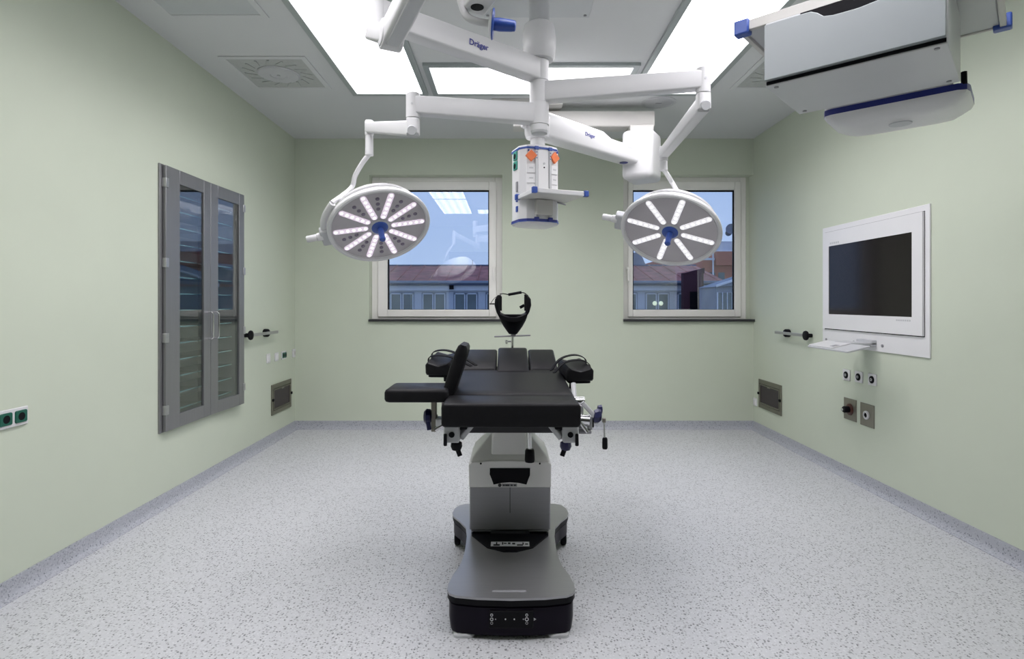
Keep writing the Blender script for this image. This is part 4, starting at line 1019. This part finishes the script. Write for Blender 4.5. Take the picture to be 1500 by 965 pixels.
for i in range(-3, 10):
    u = 589 + 46.7 * i; xc = (u - CU) * s_
    if xc > FX1 - 1: continue
    w = part('window', G().box(xc - .86, xc + .86, YO - .02, YO + .02, -.6, 2.02), 'slate', t)
    for sx in (-1, 1):
        a, b = xc + sx * .42 - .37, xc + sx * .42 + .37
        lf = G()
        for x0_, x1_, z0_, z1_ in ((a, a + .06, -.6, 1.95), (b - .06, b, -.6, 1.95), (a, b, 1.88, 1.95), (a, b, -.6, -.5)): lf.box(x0_, x1_, YO - .08, YO - .02, z0_, z1_)
        part('casement', lf, 'facade_frame', w)
        part('pane', G().box(a + .06, b - .06, YO - .05, YO - .03, -.5, 1.88), 'facade_window', w)
    if i == 8:
        part('interior_lamp', G().sphere((xc - .18, YO - .06, 1.25), .16, 10, 6), 'lit_window', w); part('interior_lamp', G().sphere((xc + .25, YO - .06, 1.25), .16, 10, 6), 'lit_window', w)
part('wall_light', G().box(-4.1, -3.8, YO - .4, YO - .2, 2.22, 2.62), 'black', t)
# gable wing, red block and roof dish seen through the right window
t = thing('gable_roof', (8.2, 52, -6), 'pale low gable roof behind the tiled roof, left in the right window', 'building')
part('wall', G().box(5.5, 11.5, 52, 58, -6, 4.4), 'facade', t)
part('roof', G().rings([[V((x, y, z)) for x, z in ((5.0, 4.35), (11.8, 5.0 + .9), (12.5, 4.35))] for y in (51.6, 58)]), 'slate', t)
t = thing('red_house', (19.5, 56, -6), 'tall red rendered house behind the yard in the right window', 'building')
s6 = 56 / F
part('wall', G().box(14.6, 30, 56, 66, -6, CH + 62 * s6), 'red_render', t)
part('parapet', G().box(14.6, 30, 55.8, 56, CH + 62 * s6, CH + 65 * s6), 'facade_frame', t)
wl_ = part('upper_storey', G().box((1043 - CU) * s6, 32, 57.5, 66, CH + 60 * s6, CH + 92 * s6), 'facade', t)
part('upper_band', G().box((1043 - CU) * s6, 32, 57.3, 57.5, CH + 76 * s6, CH + 79 * s6), 'facade_frame', wl_)
part('red_bay', G().box((1046 - CU) * s6, 32, 55.4, 57.5, CH + 54 * s6, CH + 74 * s6), 'red_render', wl_)
for i in range(3):
    part('window', G().box((1024 + 14 * i - CU) * s6, (1033 + 14 * i - CU) * s6, 55.9, 56.0, CH + 24 * s6, CH + 44 * s6), 'facade_window', t)
part('downpipe', G().cyl(((1043 - CU) * s6, 55.7, CH + 40 * s6), ((1043 - CU) * s6, 55.7, CH + 74 * s6), .08, n=8), 'facade_frame', t)
t = thing('satellite_dish', ((1069 - CU) * s6, 58, CH + 92 * s6), 'dark satellite dishes and mast on the far roof in the right window', 'antenna')
part('mast', G().cyl(((1066 - CU) * s6, 58, CH + 92.5 * s6), ((1066 - CU) * s6, 58, CH + 118 * s6), .06, n=8), 'black', t)
for u, v, r in ((1070, 336, .55), (1066.5, 342, .35)):
    c = P(u, v, 58); part('dish', G().lathe([(.02, 0), (r * .6, .05), (r, .18), (r * .98, .20), (r * .58, .08), (.01, .04)], fr(c, (1, 0, .2), (0, .3, 1)), 18), 'gutter', t)
t = thing('lean_to', (14.2, 34, -6), 'low grey outbuilding with sloping roof at the right window edge', 'building')
s3 = 34 / F
part('wall', G().box((1049 - CU) * s3, 17, 34, 37, -6, CH + 24 * s3), 'slate', t)
part('roof', G().rings([[V((x, y, z)) for x, z in (((1046 - CU) * s3, CH + 23 * s3), (17, CH + 62 * s3), (17, CH + 30 * s3))] for y in (33.7, 37)]), 'slate', t)
part('fascia', G().beam(((1046 - CU) * s3, 33.65, CH + 24 * s3), (17, 33.65, CH + 63 * s3), .12, .14, r=.02), 'facade_frame', t)
for i in range(4):
    w = part('window', G().box((1051 + 7 * i - CU) * s3, (1057 + 7 * i - CU) * s3, 33.95, 34.02, -1, CH + 14 * s3), 'facade_window', t)
    part('casement', G().box((1050.2 + 7 * i - CU) * s3, (1051.2 + 7 * i - CU) * s3, 33.9, 34, -1, CH + 15 * s3), 'facade_frame', w)
t = thing('red_shed_door', (11.0, 39.5, -6), 'dark maroon gable front between the paired windows in the right window', 'building')
part('wall', G().box((987 - CU) * s_, (1015 - CU) * s_, YO - 2.2, YO - 1.7, -6, CH + 41 * s_), 'maroon', t)
part('roof', G().rings([[V((x, y, z)) for x, z in (((986 - CU) * s_, CH + 40 * s_), ((1016 - CU) * s_, CH + 48 * s_), ((1016 - CU) * s_, CH + 40 * s_))] for y in (YO - 2.25, YO - 1.7)]), 'maroon', t)
part('door', G().box((996 - CU) * s_, (1012 - CU) * s_, YO - 2.25, YO - 2.2, -6, CH + 15 * s_), 'black', t)
solo('yard_ground', G().box(-60, 60, 7, 90, -6.2, -6), 'asphalt', (0, 40, -6), kind='structure')
